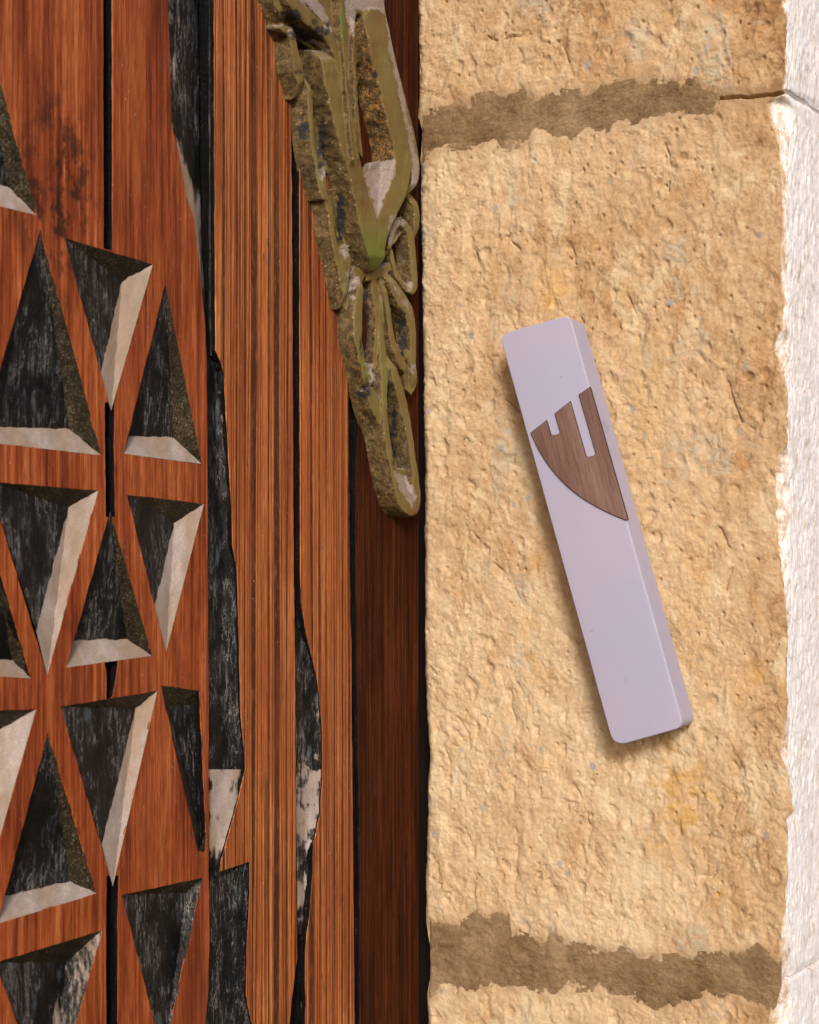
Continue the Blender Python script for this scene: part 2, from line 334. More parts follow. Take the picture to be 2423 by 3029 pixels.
def case_mat():
    n = NT('lilac grey cast concrete')
    a = n.noise(n.co, 26, 3, .5); g = n.noise(n.co, 3000, 2, .5)
    col = n.ramp(a, [(.38, (.362, .352, .480)), (.62, (.388, .352, .470))])
    col = n.mix(n.rng(g, .4, .6, 0, .05), col, (.40, .36, .46))
    sp = n.mth('MULTIPLY', n.rng(n.vor(n.co, 160), .05, .025), n.rng(n.noise(n.map((70, 70, 70), loc=(3, 3, 0)), 1, 1), .58, .62))
    col = n.mix(n.mth('MULTIPLY', sp, .5), col, (.16, .14, .19))
    for (cx_, cy_, cz_), rx_, rz_, k_ in CASE_MARKS:
        d_ = n.t.nodes.new('ShaderNodeVectorMath'); d_.operation = 'LENGTH'
        mp_ = n.t.nodes.new('ShaderNodeVectorMath'); mp_.operation = 'SUBTRACT'; n.put(mp_.inputs[0], n.co); mp_.inputs[1].default_value = (cx_, cy_, cz_)
        sc_ = n.t.nodes.new('ShaderNodeVectorMath'); sc_.operation = 'MULTIPLY'; n.put(sc_.inputs[0], mp_.outputs[0]); sc_.inputs[1].default_value = (1 / rx_, 1 / .004, 1 / rz_)
        n.put(d_.inputs[0], sc_.outputs[0])
        e_ = n.mth('ADD', d_.outputs['Value'], n.mth('MULTIPLY', n.mth('SUBTRACT', n.noise(n.co, 1500, 3, .7), .5), 2.2))
        col = n.mix(n.rng(e_, 1.1, .6, 0, k_), col, (.13, .10, .12))
    sm = n.rng(n.noise(n.map((60, 60, 18), loc=(1, 0, 2)), 1, 5, .7, .6), .50, .72, 0, .07)
    col = n.mix(sm, col, (.60, .56, .66))
    fl = n.mth('MULTIPLY', n.rng(n.vor(n.co, 420), .10, .05), n.rng(n.noise(n.co, 60, 2), .55, .62))
    col = n.mix(n.mth('MULTIPLY', fl, .35), col, (.62, .58, .66))
    return n.fin(col, .60, n.bump(n.noise(n.co, 240, 3, .5), .06, .0005), spec=.35)
def inlay_mat():
    n = NT('walnut veneer')
    g = n.noise(n.map((1300, 1300, 45)), 1, 5, .65, .3); p = n.noise(n.map((3600, 2000, 190)), 1, 2, .5); b = n.noise(n.map((160, 160, 22)), 1, 3, .5)
    col = n.ramp(n.mth('ADD', n.mth('MULTIPLY', g, .5), n.mth('MULTIPLY', b, .5)), [(.36, (.105, .058, .046)), (.52, (.170, .098, .078)), (.66, (.235, .145, .118))])
    col = n.mix(n.rng(p, .54, .68, 0, .5), col, (.085, .045, .038))
    return n.fin(col, .5, n.bump(p, .25, .0002), spec=.3)
M['inlay'] = inlay_mat()
def burnt():
    n = NT('laser burnt edge'); return n.fin(n.mix(n.noise(n.co, 900, 2), (.012, .009, .010), (.035, .022, .022)), .7)
M['burnt'] = burnt()
def dark_void():
    n = NT('dark gap timber'); return n.fin(n.mix(n.noise(n.map((300, 300, 20)), 1, 3), (.010, .005, .003), (.03, .012, .007)), .8)
M['void'] = dark_void()

# ============================================================ DOOR
door = empty('wooden_door', ORG, ROT_DOOR, 'old reddish brown wooden door with black carved triangles and a green bronze handle', 'door')
GD = .0060                                       # depth of the grooves
def jit(p, q, step=14, amp=1.2, seed=0):         # worked edge: subdivided with a little unevenness (photo pixels)
    n = max(1, int(math.hypot(q[0] - p[0], q[1] - p[1]) / step)); out = []
    nx, ny = -(q[1] - p[1]), q[0] - p[0]; L = math.hypot(nx, ny) or 1
    for i in range(n):
        t = i / n; x = p[0] + (q[0] - p[0]) * t; y = p[1] + (q[1] - p[1]) * t
        a = 0 if i == 0 else amp * float(sfbm((x * .018 + 7.1), (y * .018 + seed), 4, seed, .4))
        out.append((x + nx / L * a, y + ny / L * a))
    return out
def rough_poly(pts, step=14, amp=1.2, seed=0):
    r = []
    for i in range(len(pts)): r += jit(pts[i], pts[(i + 1) % len(pts)], step, amp, seed + i)
    return r

# carved pits: outline corners and inner points (photo pixels), facets as (point names, kind)
# kinds: c charcoal, d dusty pale, o olive dark, m mottled
TOP, BOT = -260, 3290
PITS = []
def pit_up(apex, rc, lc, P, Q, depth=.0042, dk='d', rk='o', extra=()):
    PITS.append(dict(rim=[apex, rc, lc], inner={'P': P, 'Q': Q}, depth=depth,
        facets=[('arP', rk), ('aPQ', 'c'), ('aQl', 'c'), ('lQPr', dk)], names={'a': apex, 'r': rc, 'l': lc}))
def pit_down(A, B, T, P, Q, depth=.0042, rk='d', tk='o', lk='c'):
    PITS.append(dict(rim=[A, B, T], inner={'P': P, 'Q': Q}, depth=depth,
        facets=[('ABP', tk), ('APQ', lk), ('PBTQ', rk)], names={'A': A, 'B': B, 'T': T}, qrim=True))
pit_up((-60, 20), (111, 638), (-215, 560), (22, 552), (-150, 500))
pit_up((120, 677), (301, 1348), (-62, 1306), (205, 1268), (-34, 1262))
pit_down((190, 703), (453, 782), (329, 1216), (360, 832), (297, 1108), .0040)
pit_up((490, 838), (598, 1374), (366, 1344), (512, 1294), (382, 1290), .0040)
pit_down((-34, 1424), (291, 1451), (140, 1998), (203, 1500), (107, 1866))
pit_up((326, 1512), (451, 1941), (195, 1976), (374, 1890), (214, 1896), .0040)
pit_down((377, 1463), (604, 1490), (492, 1930), (516, 1546), (457, 1792), .0036)
pit_up((-42, 1540), (94, 2008), (-190, 1990), (36, 1954), (-150, 1940))
pit_down((-140, 2108), (108, 2098), (-26, 2570), (-4, 2160), (-60, 2450))
pit_up((142, 2163), (287, 2644), (-8, 2734), (206, 2606), (14, 2652))
pit_down((179, 2090), (466, 2044), (334, 2622), (402, 2096), (300, 2500))
pit_down((362, 2648), (600, 2596), (484, 3130), (552, 2640), (440, 2960), .0034, rk='c', tk='o')
pit_down((-14, 2848), (303, 2752), (150, 3300), (196, 2846), (110, 3180), rk='m', tk='o')
# rows carried on a little beyond the picture's left edge
pit_down((-240, 690), (-75, 700), (-170, 1180), (-130, 760), (-190, 1060))

PITS.append(dict(rim=[(477, 2028), (592, 2042), (611, 2450), (606, 2522), (586, 2518)], inner={'P': (500, 2085), 'Q': (584, 2085), 'R': (601, 2490)}, depth=.0030,
    facets=[('ABQP', 'o'), ('BCRQ', 'c'), ('PQR', 'c'), ('APRE', 'c'), ('CDER', 'c')], names={'A': (477, 2028), 'B': (592, 2042), 'C': (611, 2450), 'D': (606, 2522), 'E': (586, 2518)}))
# columns of long black cells (left edge, right edge traced downwards)
GROOVES = [
    ('g1', [(308, TOP), (309, 400), (310, 735)], [(331, TOP), (332, 400), (332, 742)]),
    ('g1b', [(313, 1190), (314, 1400), (316, 1530)], [(339, 1190), (338, 1400), (341, 1530)]),
    ('g1c', [(308, 1944), (318, 1985), (318, 2076)], [(349, 1944), (345, 1990), (333, 2060)]),
    ('g1d', [(319, 2590), (317, 2700), (318, BOT)], [(352, 2590), (348, 2700), (349, BOT)]),
    ('g2', [(495, TOP), (497, 0), (504, 180), (508, 370), (530, 450), (553, 580), (575, 650), (588, 760), (597, 850), (608, 960), (612, 1040), (614, 1300), (616, 1700), (618, 2000), (618, 2550), (621, 2764), (617, 2930), (609, 3029), (604, BOT)],
           [(632, TOP), (632, 0), (633, 500), (636, 1036), (652, 1070), (661, 1110), (666, 1209), (675, 1370), (683, 1503), (686, 1612), (700, 1690), (708, 2000), (711, 2119), (722, 2234), (724, 2275), (691, 2410), (653, 2544), (648, 2578), (736, 2548), (737, 2640), (734, 2716), (728, 2811), (727, 2945), (743, 3029), (760, BOT)]),
    ('g3', [(863, TOP), (864, 400), (868, 1000), (871, 1700), (875, 2000), (877, 2477), (882, 2835), (865, 2955), (858, 3029), (850, BOT)],
           [(884, TOP), (884, 400), (885, 1000), (887, 1700), (889, 1784), (906, 1882), (934, 1994), (943, 2060), (951, 2143), (953, 2305), (946, 2406), (925, 2496), (924, 2573), (915, 2692), (906, 2764), (902, 2811), (902, BOT)]),
    ('g4', [(1026, TOP), (1034, 1050), (1037, 1600), (1043, 2000), (1047, 2477), (1053, 3029), (1054, BOT)],
           [(1050, TOP), (1064, 1240), (1056, 1370), (1055, 1600), (1058, 2000), (1066, 2477), (1067, 3029), (1068, BOT)]),
]
PX0, PX1 = -420, 1241
def ccw(p):
    a = sum(p[i][0] * p[(i + 1) % len(p)][1] - p[(i + 1) % len(p)][0] * p[i][1] for i in range(len(p)))
    return p if a > 0 else p[::-1]
def clampy(pts): return [(x, min(max(y, TOP), BOT)) for x, y in pts]
hole_polys = []
for i, p in enumerate(PITS):
    p['rimj'] = rough_poly(p['rim'], 8, 1.5, 11 * i + 3)
    hole_polys.append(p['rimj'])
def open_jit(pts, amp, seed):
    r = []
    for i in range(len(pts) - 1): r += jit(pts[i], pts[i + 1], 22, amp, seed + i)
    return r + [pts[-1]]
GROOVES = [(nm, [(x - (0 if nm == 'g2' else 3), y) for x, y in L], [(x + (2 if nm == 'g2' else 3), y) for x, y in R]) for nm, L, R in GROOVES]
for k, (nm, L, R) in enumerate(GROOVES):
    hole_polys.append(open_jit(L, 1.2, 301 + 9 * k) + open_jit(R, 1.2, 401 + 9 * k)[::-1])
outer = [(PX0, TOP), (PX1, TOP), (PX1 + 2, BOT), (PX0, BOT)]
verts2, edges2, tags = [], [], []
def add_loop(pts):
    b = len(verts2)
    for q in pts: verts2.append(Vector((q[0], q[1])))
    for i in range(len(pts)): edges2.append((b + i, b + (i + 1) % len(pts)))
add_loop(outer)
for hp in hole_polys: add_loop(hp)
ov, oe, of, _, _, _ = delaunay_2d_cdt(verts2, edges2, [], 1, 0.01)
OV = np.array([(v.x, v.y) for v in ov])
def inside(poly, x, y):
    c = np.zeros(np.shape(x), bool); n = len(poly); j = n - 1
    for i in range(n):
        xi, yi = poly[i]; xj, yj = poly[j]
        if yi != yj:
            c ^= ((yi > y) != (yj > y)) & (x < (xj - xi) * (y - yi) / (yj - yi) + xi)
        j = i
    return c
cen = np.array([OV[list(f)].mean(0) for f in of])
inhole = np.zeros(len(of), bool)
for hp in hole_polys: inhole |= inside(hp, cen[:, 0], cen[:, 1])
def xmid(k, y):
    L = np.array(GROOVES[k][1]); R = np.array(GROOVES[k][2])
    return (np.interp(y, L[:, 1], L[:, 0]) + np.interp(y, R[:, 1], R[:, 0])) / 2
def plank_id(x, y):
    return int(x > 325) + int(x > xmid(4, y)) + int(x > xmid(5, y)) + int(x > xmid(6, y))
groups = [[] for _ in range(5)]
for i, f in enumerate(of):
    if not inhole[i]: groups[plank_id(*cen[i])].append(list(f))
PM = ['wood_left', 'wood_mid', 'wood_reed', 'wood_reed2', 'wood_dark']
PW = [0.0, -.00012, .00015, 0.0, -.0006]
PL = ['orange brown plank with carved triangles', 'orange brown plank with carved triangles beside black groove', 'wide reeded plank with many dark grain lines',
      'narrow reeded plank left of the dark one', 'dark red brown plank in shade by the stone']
for g, tris in enumerate(groups):
    used = sorted({v for t in tris for v in t}); mp = {v: i for i, v in enumerate(used)}
    w = PW[g]; n0 = len(used)
    V = [dp(OV[v][0], OV[v][1], 0) for v in used]
    V = [(a, -w, c) for a, b, c in V]
    ec = {}
    Fs = []
    for t in tris:
        a, b, c = [mp[v] for v in t]
        pa, pb, pc = V[a], V[b], V[c]
        s = (pb[0] - pa[0]) * (pc[2] - pa[2]) - (pc[0] - pa[0]) * (pb[2] - pa[2])
        tt = (a, b, c) if s > 0 else (c, b, a)
        Fs.append(tt)
        for k in range(3): ec[(tt[k], tt[(k + 1) % 3])] = 1
    idx = [0] * len(Fs)
    rim = [(a, b) for (a, b) in ec if (b, a) not in ec]
    nxt = {}
    for a, b in rim: nxt.setdefault(a, []).append(b)
    # chamfer: lower ring is pushed outwards by .25 mm, then straight down
    nrm = {}
    for a, b in rim:
        dx, dz = V[b][0] - V[a][0], V[b][2] - V[a][2]; L = math.hypot(dx, dz) or 1
        for q in (a, b):
            e = nrm.setdefault(q, [0, 0]); e[0] += dz / L; e[1] -= dx / L
    r1, r2 = {}, {}
    for q, (ex, ez) in nrm.items():
        L = math.hypot(ex, ez) or 1; k = .00014
        r1[q] = len(V); V.append((V[q][0] + ex / L * k, -w + .00022, V[q][2] + ez / L * k))
        r2[q] = len(V); V.append((V[q][0] + ex / L * k, GD + .001, V[q][2] + ez / L * k))
    for a, b in rim:
        Fs.append((b, a, r1[a], r1[b])); idx.append(0)
        Fs.append((r1[b], r1[a], r2[a], r2[b])); idx.append(1)
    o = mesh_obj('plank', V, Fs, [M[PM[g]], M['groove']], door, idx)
    o['label'] = PL[g]

# backing board behind the grooves
def box(x0, x1, y0, y1, z0, z1):
    v = [(x, y, z) for x in (x0, x1) for y in (y0, y1) for z in (z0, z1)]
    f = [(0, 1, 3, 2), (4, 6, 7, 5), (0, 4, 5, 1), (2, 3, 7, 6), (0, 2, 6, 4), (1, 5, 7, 3)]
    return v, f
a = dp(PX0, 1700)[0]; b = dp(PX1, 1700)[0]
ztop, zbot = dp(300, TOP)[2], dp(300, BOT)[2]
v, f = box(a, b - .001, GD, GD + .012, -.21, .24); mesh_obj('backing_board', v, f, M['groove'], door)
v, f = box(b + .0012, b + .05, .012, .03, -.21, .24); o = mesh_obj('door_rebate', v, f, M['void'], door)

# long cells inside the columns: sloping black facets with dust
def strip(name, rows, wl, wm, wr, dust, olive=0.0, dl=None):
    """rows: (y, xl, xm, xr) photo px; surface through left edge, middle ridge and right edge"""
    ys = np.array([r[0] for r in rows], float); N = max(2, int((ys[-1] - ys[0]) / 9)); V = []; Fs = []; du = []; ol = []
    yy = np.linspace(ys[0], ys[-1], N); C = 9
    for i, y in enumerate(yy):
        xl, xm, xr = [np.interp(y, ys, [r[k] for r in rows]) for k in (1, 2, 3)]
        for c in range(C):
            t = c / (C - 1)
            if t <= .5: x = xl + (xm - xl) * t * 2; w = wl + (wm - wl) * t * 2
            else: x = xm + (xr - xm) * (t - .5) * 2; w = wm + (wr - wm) * (t - .5) * 2
            nz = float(sfbm((x * .03), (y * .012), 3, 77))
            w2 = w + .00035 * nz * (1 if 0 < c < C - 1 else .2)
            V.append(dp(x, y, w2)); du.append(dust(x, y, t)); ol.append(olive if not callable(olive) else olive(x, y, t))
    for i in range(N - 1):
        for c in range(C - 1):
            k = i * C + c; Fs.append((k, k + C, k + C + 1, k + 1))
    return mesh_obj(name, V, Fs, M['carve'], door, smooth=True, attrs={'dust': du, 'olive': ol})
def piece(y, pts): return float(np.interp(y, [p[0] for p in pts], [p[1] for p in pts]))
# upper facet left of the black groove
strip('carved_facet', [(TOP, 492, 540, 588), (0, 494, 540, 586), (180, 501, 545, 587), (370, 505, 548, 588), (450, 527, 560, 589), (580, 550, 572, 592), (650, 572, 583, 594), (760, 585, 592, 598), (850, 594, 598, 604), (960, 605, 608, 612), (1030, 609, 612, 616)],
      -.0002, -.0014, -.0040, lambda x, y, t: piece(y, [(-260, .3), (0, .42), (130, .34), (240, .25), (300, .12), (360, .38), (420, .62), (520, .8), (640, .72), (700, .5), (820, .55), (1000, .2)]) + (.10 if t < .4 else -.1) * (y < 380) + (-.75 * t * math.exp(-((y - 455) / 110) ** 2)))
# rounded bead at the right of that groove
strip('carved_bead', [(TOP, 604, 620, 633), (500, 606, 621, 633), (900, 606, 622, 634), (1030, 608, 624, 637), (1052, 608, 624, 639)],
      -.0052, -.0012, -.0030, lambda x, y, t: .20 if y < 900 else .1)
strip('carved_facet', [(1030, 610, 628, 641), (1062, 610, 630, 652), (1090, 611, 636, 658), (1209, 612, 640, 668), (1370, 613, 645, 677), (1503, 614, 650, 685), (1700, 616, 660, 703), (2000, 617, 664, 710), (2119, 617, 668, 713), (2234, 617, 672, 725), (2275, 617, 672, 727)],
      -.0022, -.0030, -.0004, lambda x, y, t: piece(y, [(1030, .1), (1180, .1), (1225, .38), (1290, .2), (1370, .36), (1500, .2), (1560, .12), (1900, .12), (2000, .28), (2060, .36), (2130, .2), (2275, .1)]) - (.22 * t if y < 1900 else 0),
      lambda x, y, t: .3 if t > .6 else .1)
strip('carved_facet', [(2276, 616, 665, 726), (2330, 616, 660, 712), (2410, 617, 650, 694), (2480, 618, 642, 672), (2544, 619, 640, 656), (2590, 620, 636, 650)],
      -.0020, -.0016, -.0003, lambda x, y, t: piece(y, [(2276, .72), (2310, .72), (2335, .62), (2360, .74), (2500, .75), (2540, .5), (2560, .0)]) + .22 * float(sfbm((x * .03), (y * .03), 3, 89)) - (.3 if t > .93 or t < .05 else 0))
strip('carved_facet', [(2550, 619, 670, 739), (2640, 620, 676, 740), (2716, 620, 678, 737), (2811, 621, 676, 731), (2945, 615, 676, 730), (3029, 607, 676, 745), (BOT, 602, 680, 762)],
      -.0034, -.0030, -.0004, lambda x, y, t: (.1 + .3 * math.exp(-((x - 680) / 26) ** 2) * piece(y, [(2550, .0), (2700, .5), (2760, 1.1), (2800, .6), (2860, .3), (2950, .9), (3029, 1.0)])))
strip('carved_facet', [(1760, 872, 880, 889), (1882, 873, 890, 908), (1994, 874, 900, 936), (2060, 874, 905, 945), (2143, 875, 910, 953), (2305, 876, 912, 955), (2406, 876, 910, 948), (2496, 877, 905, 928), (2573, 878, 905, 927), (2692, 880, 900, 918), (2764, 881, 897, 909)],
      -.0020, -.0026, -.0004, lambda x, y, t: piece(y, [(1760, .1), (1900, .12), (2150, .2), (2240, .28), (2290, .55), (2340, .62), (2430, .62), (2490, .38), (2560, .30), (2640, .52), (2700, .42), (2764, .15)]) + .30 * float(sfbm((x * .03 + y * .012), (y * .028), 3, 88)) + .10 * (.5 - abs(t - .5)))
strip('carved_bead', [(TOP, 866, 874, 884), (1000, 869, 877, 886), (1800, 872, 880, 889)], -.0048, -.0034, -.0046, lambda x, y, t: .1)
strip('carved_bead', [(2770, 882, 891, 904), (BOT, 882, 892, 903)], -.0042, -.0020, -.0030, lambda x, y, t: .12)
strip('carved_bead', [(TOP, 1030, 1040, 1052), (1240, 1036, 1050, 1064), (1600, 1038, 1047, 1055), (2477, 1048, 1057, 1066), (BOT, 1054, 1061, 1068)], -.0050, -.0036, -.0044, lambda x, y, t: .14)
strip('carved_bead', [(TOP, 310, 320, 331), (735, 311, 321, 332)], -.0050, -.0036, -.0044, lambda x, y, t: .14)
strip('carved_bead', [(1200, 315, 326, 338), (1530, 317, 328, 340)], -.0050, -.0036, -.0044, lambda x, y, t: .14)
strip('carved_bead', [(2600, 320, 334, 350), (BOT, 319, 333, 348)], -.0050, -.0036, -.0044, lambda x, y, t: .14)

# the pits
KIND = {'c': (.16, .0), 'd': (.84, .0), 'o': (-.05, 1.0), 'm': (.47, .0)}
def build_pit(p, seed):
    nm = dict(p['names']); nm.update(p['inner']); dz = p['depth']
    depth = {k: 0.0 for k in nm}; depth['P'] = -dz; 
    if 'Q' in nm: depth['Q'] = -dz * (.14 if p.get('qrim') else .85)
    if 'R' in nm: depth['R'] = -dz * .6
    V = []; Fs = []; du = []; ol = []
    rim = set(p['names'].keys())
    def P3(k): return np.array([nm[k][0], nm[k][1], depth[k]])
    rj = np.array(p['rimj'])
    for names, kind in p['facets']:
        pts = [P3(k) for k in names]
        tl = [(0, 1, 2)] if len(pts) == 3 else [(0, 1, 2), (0, 2, 3)]
        for t in tl:
            A, B, C = [pts[i] for i in t]; NA, NB, NC = [names[i] for i in t]
            n = max(2, int(max(np.linalg.norm((A - B)[:2]), np.linalg.norm((B - C)[:2]), np.linalg.norm((A - C)[:2])) / 6))
            base = len(V); ids = {}
            for i in range(n + 1):
                for j in range(n + 1 - i):
                    k = n - i - j; q = (A * k + B * i + C * j) / n
                    on_rim = (k == 0 and NB in rim and NC in rim) or (i == 0 and NA in rim and NC in rim) or (j == 0 and NA in rim and NB in rim)
                    x, y, w = q
                    wig = 0 if on_rim else min(1.0, -w / .0012)
                    x2 = x + wig * 2.6 * float(sfbm((x * .028 + seed), (y * .028), 3, 5))
                    y2 = y + wig * 3.2 * float(sfbm((x * .028), (y * .028 + seed), 3, 6))
                    w2 = w + wig * .00014 * float(sfbm((x * .018), (y * .010 + seed), 3, 9))
                    if on_rim:   # tuck the rim just under the planks
                        cxp, cyp = np.mean([nm[r][0] for r in rim]), np.mean([nm[r][1] for r in rim])
                        dl = math.hypot(x - cxp, y - cyp) or 1
                        x2 = x + (x - cxp) / dl * 1.2; y2 = y + (y - cyp) / dl * 1.2; w2 = -.00040
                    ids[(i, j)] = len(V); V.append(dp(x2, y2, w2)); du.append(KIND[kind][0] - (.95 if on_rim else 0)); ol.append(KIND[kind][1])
            for i in range(n):
                for j in range(n - i):
                    a_, b_, c_ = ids[(i, j)], ids[(i + 1, j)], ids[(i, j + 1)]
                    Fs.append((a_, b_, c_))
                    if i + j < n - 1: Fs.append((b_, ids[(i + 1, j + 1)], c_))
    # consistent facing
    VV = np.array(V); out = []
    for f3 in Fs:
        a_, b_, c_ = VV[list(f3)]; nn = np.cross(b_ - a_, c_ - a_)
        out.append(f3 if nn[1] < 0 else f3[::-1])
    return mesh_obj('triangular_carving', V, out, M['carve'], door, smooth=True, attrs={'dust': du, 'olive': ol}, sharp=50)
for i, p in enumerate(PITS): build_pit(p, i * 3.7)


# ------------------------------------------------------------ the cast handle
HH = .0110
def catmull(rows, step):
    """rows: list of tuples, first two are x, y; returns rows resampled every `step` pixels"""
    R = np.array(rows, float); out = []
    for i in range(len(R) - 1):
        p0 = R[max(i - 1, 0)]; p1 = R[i]; p2 = R[i + 1]; p3 = R[min(i + 2, len(R) - 1)]
        n = max(1, int(np.hypot(*(p2 - p1)[:2]) / step))
        for k in range(n):
            t = k / n
            out.append(.5 * ((2 * p1) + (-p0 + p2) * t + (2 * p0 - 5 * p1 + 4 * p2 - p3) * t * t + (-p0 + 3 * p1 - 3 * p2 + p3) * t ** 3))
    out.append(R[-1]); return np.array(out)
SOLIDS = []
def rib(name, rows, parent, h=HH, base=-.0012, lr=False, green=0.0, seed=0, flare=.0011, dust=0.0, sidedust=0.0):
    """rows: (x, y, width) photo px along the top face, or (y, left, right) when lr; extruded down to the door"""
    if lr: rows = [((l + r) / 2, y, r - l) for y, l, r in rows]
    if not lr: rows = [(r[0], r[1], r[2] * 1.3) + tuple(r[3:]) for r in rows]
    rows = [tuple(r) + (1.0,) * (4 - len(r)) for r in rows]
    S = catmull(rows, 7); n = len(S); V = []; Fs = []; mi = []; at = {'edge': [], 'green': [], 'dust': []}
    prof = [(-1, 0.0, -1), (-1, .18, 0), (-1, .45, 0), (-1, .72, 0), (-.98, .92, 0), (-.86, .985, 1), (-.45, 1.0, .2), (0, 1.0, 0), (.45, 1.0, .2), (.86, .985, .6), (.98, .92, 0), (1, .6, 0), (1, .25, 0), (1, 0.0, 0)]
    C = len(prof); h0 = h
    for i in range(n):
        x, y, w = S[i][:3]; h = h0 * S[i][3]
        if lr: ox, oy = 1.0, 0.0
        else:
            t = S[min(i + 1, n - 1)][:2] - S[max(i - 1, 0)][:2]; L = np.hypot(*t) or 1; ox, oy = -t[1] / L, t[0] / L
            if ox < 0: ox, oy = -ox, -oy
        e = float(sfbm((y * .03 + seed), (seed * 1.3), 3, 4)) * 1.6
        h = h0 * S[i][3]
        d0 = np.hypot(*(S[i][:2] - S[0][:2])); d1_ = np.hypot(*(S[i][:2] - S[-1][:2]))
        if S[0][2] < 12: hh = h * (.30 + .70 * min(1, d0 / 50) ** .7)
        else: hh = h
        if S[-1][2] < 14: hh = min(hh, h * (.35 + .65 * min(1, d1_ / 50) ** .7))
        Lp = dp(x - ox * w / 2 + e * .4, y - oy * w / 2, h); Rp = dp(x + ox * w / 2 + e * .4, y + oy * w / 2, h)
        mx, mz = (Lp[0] + Rp[0]) / 2, (Lp[2] + Rp[2]) / 2; hx, hz = (Rp[0] - Lp[0]) / 2, (Rp[2] - Lp[2]) / 2
        hl = math.hypot(hx, hz) or 1
        for j, (a, f, ed) in enumerate(prof):
            hw = base + (hh - base) * f
            if f >= .98: hw += .00025 * float(sfbm((x * .02), (y * .02 + seed), 2, 8)) + (.0004 if abs(a) < .9 else 0) - .0003
            out = flare * (1 - f) + (.0004 * float(sfbm((y * .045 + seed * 3), (f * 2.5 + a), 4, 12)) if 0 < f < .95 else 0)
            sx, sz = mx + hx * a + math.copysign(1, a) * out * hx / hl, mz + hz * a + math.copysign(1, a) * out * hz / hl
            V.append((sx, -hw, sz)); at['edge'].append(max(ed, 0)); at['green'].append(green(x, y) if callable(green) else green)
            at['dust'].append((dust(x, y) if callable(dust) else dust) if f > .9 else sidedust)
    for i in range(n - 1):
        for j in range(C - 1):
            k = i * C + j; Fs.append((k, k + C, k + C + 1, k + 1)); mi.append(0 if 5 <= j <= 8 else 1)
        Fs.append((i * C + C - 1, (i + 1) * C + C - 1, (i + 1) * C, i * C))
    # end caps
    for s0 in (0, (n - 1) * C):
        Fs.append([s0 + j for j in range(C)][::(1 if s0 == 0 else -1)]); mi.append(1)
    VV = np.array(V)
    a_, b_, c_ = VV[Fs[7 + 0][0]], VV[Fs[7][1]], VV[Fs[7][2]]
    if np.cross(b_ - a_, c_ - a_)[1] > 0: Fs = [tuple(reversed(f3)) for f3 in Fs]
    SOLIDS.append((V, Fs, dust, green))
gm = lambda x, y: float(np.clip((y - 560) / 240, 0, 1))
rib('rib', [(137, 942, 948), (146, 943, 975), (165, 946, 988), (230, 958, 1003), (300, 974, 1022), (395, 998, 1052), (470, 1020, 1070), (570, 1045, 1095), (640, 1061, 1116), (700, 1074, 1122), (760, 1092, 1128), (800, 1108, 1124), (808, 1113, 1120)],
             None, lr=True, green=gm, seed=1, h=.0080, dust=lambda x, y: .5 * np.clip((175 - y) / 30, 0, 1))
rib('rib', [(22, 1098, 1118), (34, 1083, 1134), (60, 1079, 1141), (90, 1083, 1143), (160, 1098, 1152), (240, 1119, 1170), (330, 1139, 1189), (395, 1156, 1202), (460, 1166, 1216), (510, 1162, 1219), (560, 1148, 1210), (600, 1131, 1196), (650, 1112, 1171), (700, 1116, 1150), (740, 1114, 1143), (775, 1112, 1142), (800, 1112, 1132), (809, 1116, 1124)],
    None, h=.0080, lr=True, green=lambda x, y: .25 + .5 * gm(x, y), seed=2, dust=lambda x, y: .55 * np.clip((60 - y) / 30, 0, 1))
# top left knot and the lattice that runs down the outer side
rib('rib', [(862, -60, 40), (874, -5, 34), (893, 28, 34), (925, 62, 32), (958, 92, 28), (984, 126, 22), (996, 165, 12), (1012, 230, 10), (1034, 310, 8), (1050, 385, 6), (1062, 470, 5)], None, h=.0085, seed=3, dust=lambda x, y: .15)
rib('rib', [(925, -70, 60), (945, -5, 60), (962, 35, 44), (978, 80, 20), (988, 110, 8)], None, h=.0066, seed=4, dust=.95)
rib('rib', [(1008, -60, 10), (1012, 30, 9), (1014, 100, 9), (1019, 160, 6), (1030, 290, 5), (1040, 400, 4), (1052, 520, 4)], None, h=.0098, green=.9, seed=5)
rib('rib', [(1040, -60, 36), (1036, 0, 34), (1036, 50, 30), (1034, 110, 24), (1036, 200, 18), (1044, 300, 14), (1050, 400, 12)], None, h=.0066, seed=6, dust=lambda x, y: .9 - y / 160)
rib('rib', [(1056, 20, 8), (1050, 90, 7), (1050, 180, 8), (1053, 300, 6), (1056, 420, 5), (1066, 520, 4)], None, h=.0084, green=.5, seed=7)
rib('rib', [(1100, -60, 90), (1095, 0, 90), (1108, 30, 60), (1128, 70, 36), (1150, 150, 26), (1172, 240, 26), (1196, 340, 30), (1218, 430, 30), (1230, 500, 20), (1226, 545, 14), (1206, 590, 8)], None, h=.0070, seed=8, dust=.95, sidedust=.3)
rib('rib', [(836, 92, 10), (850, 86, 22), (866, 100, 14), (875, 150, 16), (884, 205, 24), (891, 250, 12), (891, 292, 4)], None, h=.0052, flare=.0024, seed=9, green=.25)
rib('rib', [(815, -60, 24), (826, 0, 20), (842, 45, 14), (855, 78, 8)], None, h=.0052, flare=.0022, seed=10)
rib('rib', [(911, 215, 3), (916, 240, 7), (919, 300, 12), (922, 360, 11), (926, 420, 9), (936, 480, 10), (948, 525, 14), (956, 558, 16), (962, 590, 12)], None, h=.0048, flare=.0024, seed=11, green=lambda x, y: .2 + .5 * (y > 470))
rib('rib', [(966, 430, 3), (964, 480, 5), (960, 520, 8), (962, 560, 12), (968, 590, 12)], None, h=.0052, seed=12)
